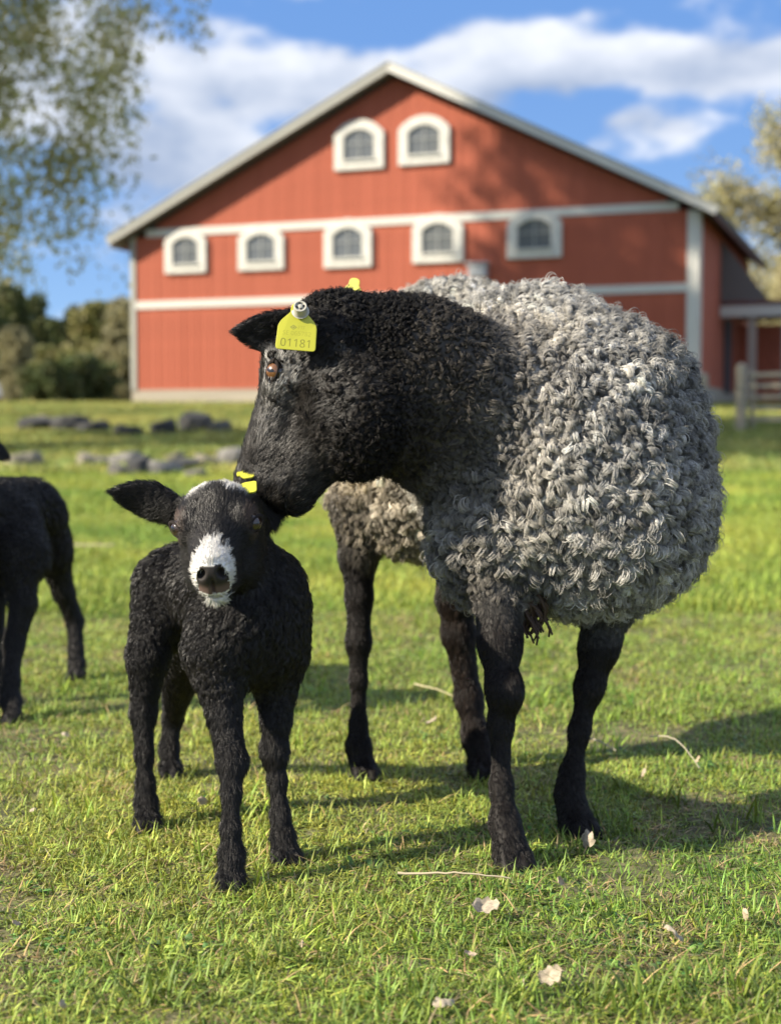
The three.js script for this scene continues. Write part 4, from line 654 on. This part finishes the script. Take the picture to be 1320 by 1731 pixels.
{
  const g = new THREE.Group(); g.name = 'grass'; scene.add(g); tag(g, 'short sunlit pasture grass with dry straw between the blades', 'grass', null, 'stuff');
  const R = rng(1234);
  const kinds = [[0, 1, 2, 3, 4].map((k) => tuft(k, 36, 0.034, 0.011, 0.037, 0.00100, 0.2, 1.45)), [5, 6, 7].map((k) => tuft(k, 22, 0.040, 0.014, 0.046, 0.0008, 0.8, 1.5, 3)), [8, 9].map((k) => tuft(k, 7, 0.018, 0.035, 0.070, 0.0015, 0.05, 0.7, 5)), [10, 11, 12].map((k) => tuft(k, 60, 0.10, 0.02, 0.06, 0.0018, 0.1, 1.0, 3)), [15, 16].map((k) => tuft(k, 16, 0.032, 0.007, 0.017, 0.0030, 0.7, 1.45, 3)), [13, 14].map((k) => tuft(k, 90, 0.34, 0.03, 0.07, 0.0055, 0.1, 1.0, 3))];
  const lists = kinds.map((k) => k.map(() => []));
  const put = (kind, x, z, s, c) => { const l = lists[kind], m = new THREE.Matrix4().compose(V(x, groundY(x, z) - 0.002, z), new THREE.Quaternion().setFromEuler(new THREE.Euler((R() - 0.5) * 0.25, R() * 6.283, (R() - 0.5) * 0.25)), V(s, s * (0.8 + R() * 0.4), s)); l[Math.floor(R() * l.length)].push([m, c]); };
  const green = (x, z) => { const y = clamp(0.45 + 1.1 * fbm(x * 1.1, 4.5, z * 1.1, 4) + (R() - 0.5) * 0.5, 0, 1), v = 0.72 + 0.55 * R(); return [lerp(0.215, 0.50, y) * v, lerp(0.36, 0.54, y) * v, lerp(0.06, 0.11, y) * v]; };
  const straw = () => { const v = 0.6 + 0.7 * R(); return [0.42 * v, 0.34 * v, 0.18 * v]; };
  const thin = (x, z) => fbm(x * 2.6, 7.7, z * 2.6, 4) + 0.5 * fbm(x * 0.7 + 5, 2.2, z * 0.7, 2);
  const band = (z0, z1, per, fn) => { const area = (z1 - z0) * (0.78 * (z0 + z1) / 2 + 0.9); const n = Math.round(area * per); for (let k = 0; k < n; k++) { const d = z0 + (z1 - z0) * R(), wdt = 0.78 * d + 0.9, x = (R() - 0.5) * wdt; if (R() > wdt / (0.78 * z1 + 0.9)) { k -= 0.0; } fn(x, -d); } };
  band(0.95, 4.2, 2900, (x, z) => { const t = thin(x, z); if (t < -0.26 && R() < 0.6) { if (R() < 0.7) put(1, x, z, 0.8 + R() * 0.4, straw()); return; } put(0, x, z, 0.75 + R() * 0.55, green(x, z)); if (R() < 0.3) put(1, x, z, 0.8 + R() * 0.5, straw()); if (fbm(x * 3.1 + 9, 1.1, z * 3.1, 3) > 0.1 && R() < 0.5) put(4, x, z, 0.8 + R() * 0.5, [0.17 * (0.7 + 0.6 * R()), 0.30 * (0.7 + 0.5 * R()), 0.07]); if (R() < 0.025 && t > 0.02) put(2, x, z, 0.7 + R() * 0.5, green(x, z).map((q, i) => q * (i === 1 ? 1 : 0.8))); });
  band(4.2, 9, 700, (x, z) => { const t = thin(x, z); if (t < -0.28 && R() < 0.5) { put(1, x, z, 2, straw()); return; } put(3, x, z, 0.7 + R() * 0.5, green(x, z)); if (R() < 0.15) put(1, x, z, 1.8, straw()); });
  band(9, 16, 230, (x, z) => { if (thin(x * 0.5, z * 0.5) < -0.22) return; put(3, x, z, 1.3 + R() * 0.7, green(x, z)); });
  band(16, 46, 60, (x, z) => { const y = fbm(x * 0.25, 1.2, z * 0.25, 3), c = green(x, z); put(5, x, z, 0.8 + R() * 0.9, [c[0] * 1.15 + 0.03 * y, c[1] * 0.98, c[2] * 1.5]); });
  for (const h of HOOVES) for (let k = 0; k < 26; k++) { const a = R() * 6.283, q = 0.022 + 0.045 * R(); put(0, h.x + Math.cos(a) * q, h.z + Math.sin(a) * q, 0.8 + R() * 0.45, green(h.x, h.z)); }
  // the tufts right at the lens edge and the long blades low in the picture
  for (const [px, py] of [[1000, 1690], [1060, 1720], [1120, 1680], [700, 1700], [480, 1640], [250, 1700], [1250, 1700], [860, 1690], [1150, 1350], [1060, 1330], [1010, 1400], [1250, 1390]]) { const d = EYE * FPX / (py - 720), p = at(px, py, d); for (let k = 0; k < 5; k++) put(2, p.x + (R() - 0.5) * 0.05, p.z + (R() - 0.5) * 0.05, 0.8 + R() * 0.5, [0.20, 0.29, 0.05]); }
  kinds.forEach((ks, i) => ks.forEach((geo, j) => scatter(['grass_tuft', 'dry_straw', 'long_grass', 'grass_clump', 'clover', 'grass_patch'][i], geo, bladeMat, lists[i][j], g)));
}
// ------------------------------------------------------------------ litter lying in the grass
{
  const leaf = phys([0.44, 0.37, 0.27], 0.85, { side: THREE.DoubleSide, map: noiseTexture(64, (u, v) => { const k = 0.85 + 0.6 * tile(u, v, 8, 2, 3); return [k, k, k]; }) }), leaf2 = phys([0.42, 0.33, 0.23], 0.85, { side: THREE.DoubleSide });
  const list = [[820, 1552, 50, 'pale dry leaf right of the long straw stalk', 0], [988, 1428, 46, 'crumpled standing pale leaf by the ewe hind hoof', 0], [1142, 1597, 40, 'pale cupped leaf lowest but one at the right', 0], [934, 1668, 50, 'folded long dry leaf below the middle of the grass', 0], [884, 1680, 24, 'small pale leaf left of the folded long leaf', 0], [750, 1715, 44, 'pale leaf pair at the bottom edge', 0], [512, 1618, 18, 'small brown leaf in the grass below the lamb', 1], [27, 1577, 18, 'small brown leaf at the lower left edge', 1], [55, 1387, 16, 'tiny pale leaf left of the lamb', 0], [110, 1725, 26, 'pale leaf at the bottom left edge', 0], [795, 1632, 24, 'greyish leaf between stalk and bottom edge', 1], [1085, 1310, 18, 'grey white seed head in the ewe shadow', 0], [345, 1375, 24, 'dry leaf between the lamb legs', 1], [730, 1228, 22, 'pale leaf scrap on the lit grass behind the ewe', 0], [1255, 1565, 34, 'brown leaf scrap at the right edge', 1], [112, 1255, 16, 'pale scrap under the left lamb', 0], [1180, 1290, 16, 'pale scrap in the ewe shadow at the right', 1], [945, 1500, 22, 'brown scrap below the crumpled standing leaf', 1]];
  list.forEach(([px, py, w, label, m], i) => {
    const d = EYE * FPX / (py - 720), p = at(px, py, d * 0.99), s = w / FPX * d * 0.47, g = new THREE.PlaneGeometry(2, 1.3, 10, 8), q = g.attributes.position;
    for (let k = 0; k < q.count; k++) { const x = q.getX(k), y = q.getY(k), e = Math.max(0.05, Math.sqrt(Math.max(0, 1 - x * x)) * (1 + 0.2 * Math.sin(x * 9 + i))); q.setXYZ(k, x, y * e, 0.45 * y * y + 0.25 * fbm(x * 1.5 + i * 3, y * 1.5, i, 3) * 2 + 0.22 * x * x); }
    g.computeVertexNormals();
    const o = part('dead_leaf', g, m ? leaf2 : leaf, scene, p.x, groundY(p.x, p.z) + 0.014 + s * 0.25, p.z); o.scale.setScalar(s); o.rotation.set(-1.0 + 0.5 * Math.sin(i * 2.3), i * 1.9, 0.4 * Math.sin(i));
    tag(o, label, 'dead leaf', 'dry leaves scattered in the grass');
  });
  const stalk = (a, b, sag, r, label, col) => { const pts = [], R = rng(4); for (let k = 0; k <= 14; k++) { const t = k / 14, p = a.clone().lerp(b, t); p.y += sag * Math.sin(t * Math.PI) + 0.002 * (R() - 0.5); p.z += sag * 0.8 * Math.sin(t * 2.2); pts.push(p); } const o = part('straw_stalk', new Soup().tube(pts, r, r * 0.5, 6).geo(), std(col, 0.8), scene); tag(o, label, 'straw'); };
  const G = (px, py, h) => { const d = EYE * FPX / (py - 720), p = at(px, py, d); p.y = groundY(p.x, p.z) + h; return p; };
  stalk(G(672, 1520, 0.03), G(862, 1523, 0.028), 0.004, 0.0016, 'long pale straw stalk lying flat in the foreground grass', [0.5, 0.42, 0.28]);
  stalk(G(1098, 1270, 0.03), G(1178, 1312, 0.02), 0.022, 0.0013, 'thin curved straw in the ewe shadow', [0.45, 0.40, 0.30]);
  stalk(G(985, 1268, 0.03), G(1040, 1285, 0.02), 0.004, 0.0016, 'short pale straw right of the ewe hind leg', [0.45, 0.40, 0.30]);
  stalk(G(700, 1185, 0.04), G(775, 1205, 0.03), 0.004, 0.0016, 'pale straw on the lit grass behind the ewe', [0.5, 0.43, 0.26]);
  stalk(G(125, 932, 0.03), G(195, 934, 0.03), 0.0, 0.006, 'blurred pale stick lying between the lambs', [0.45, 0.38, 0.26]);
}
scene.traverse((o) => { if (o.isMesh) { o.castShadow = true; o.receiveShadow = true; } });
renderer.render(scene, camera);
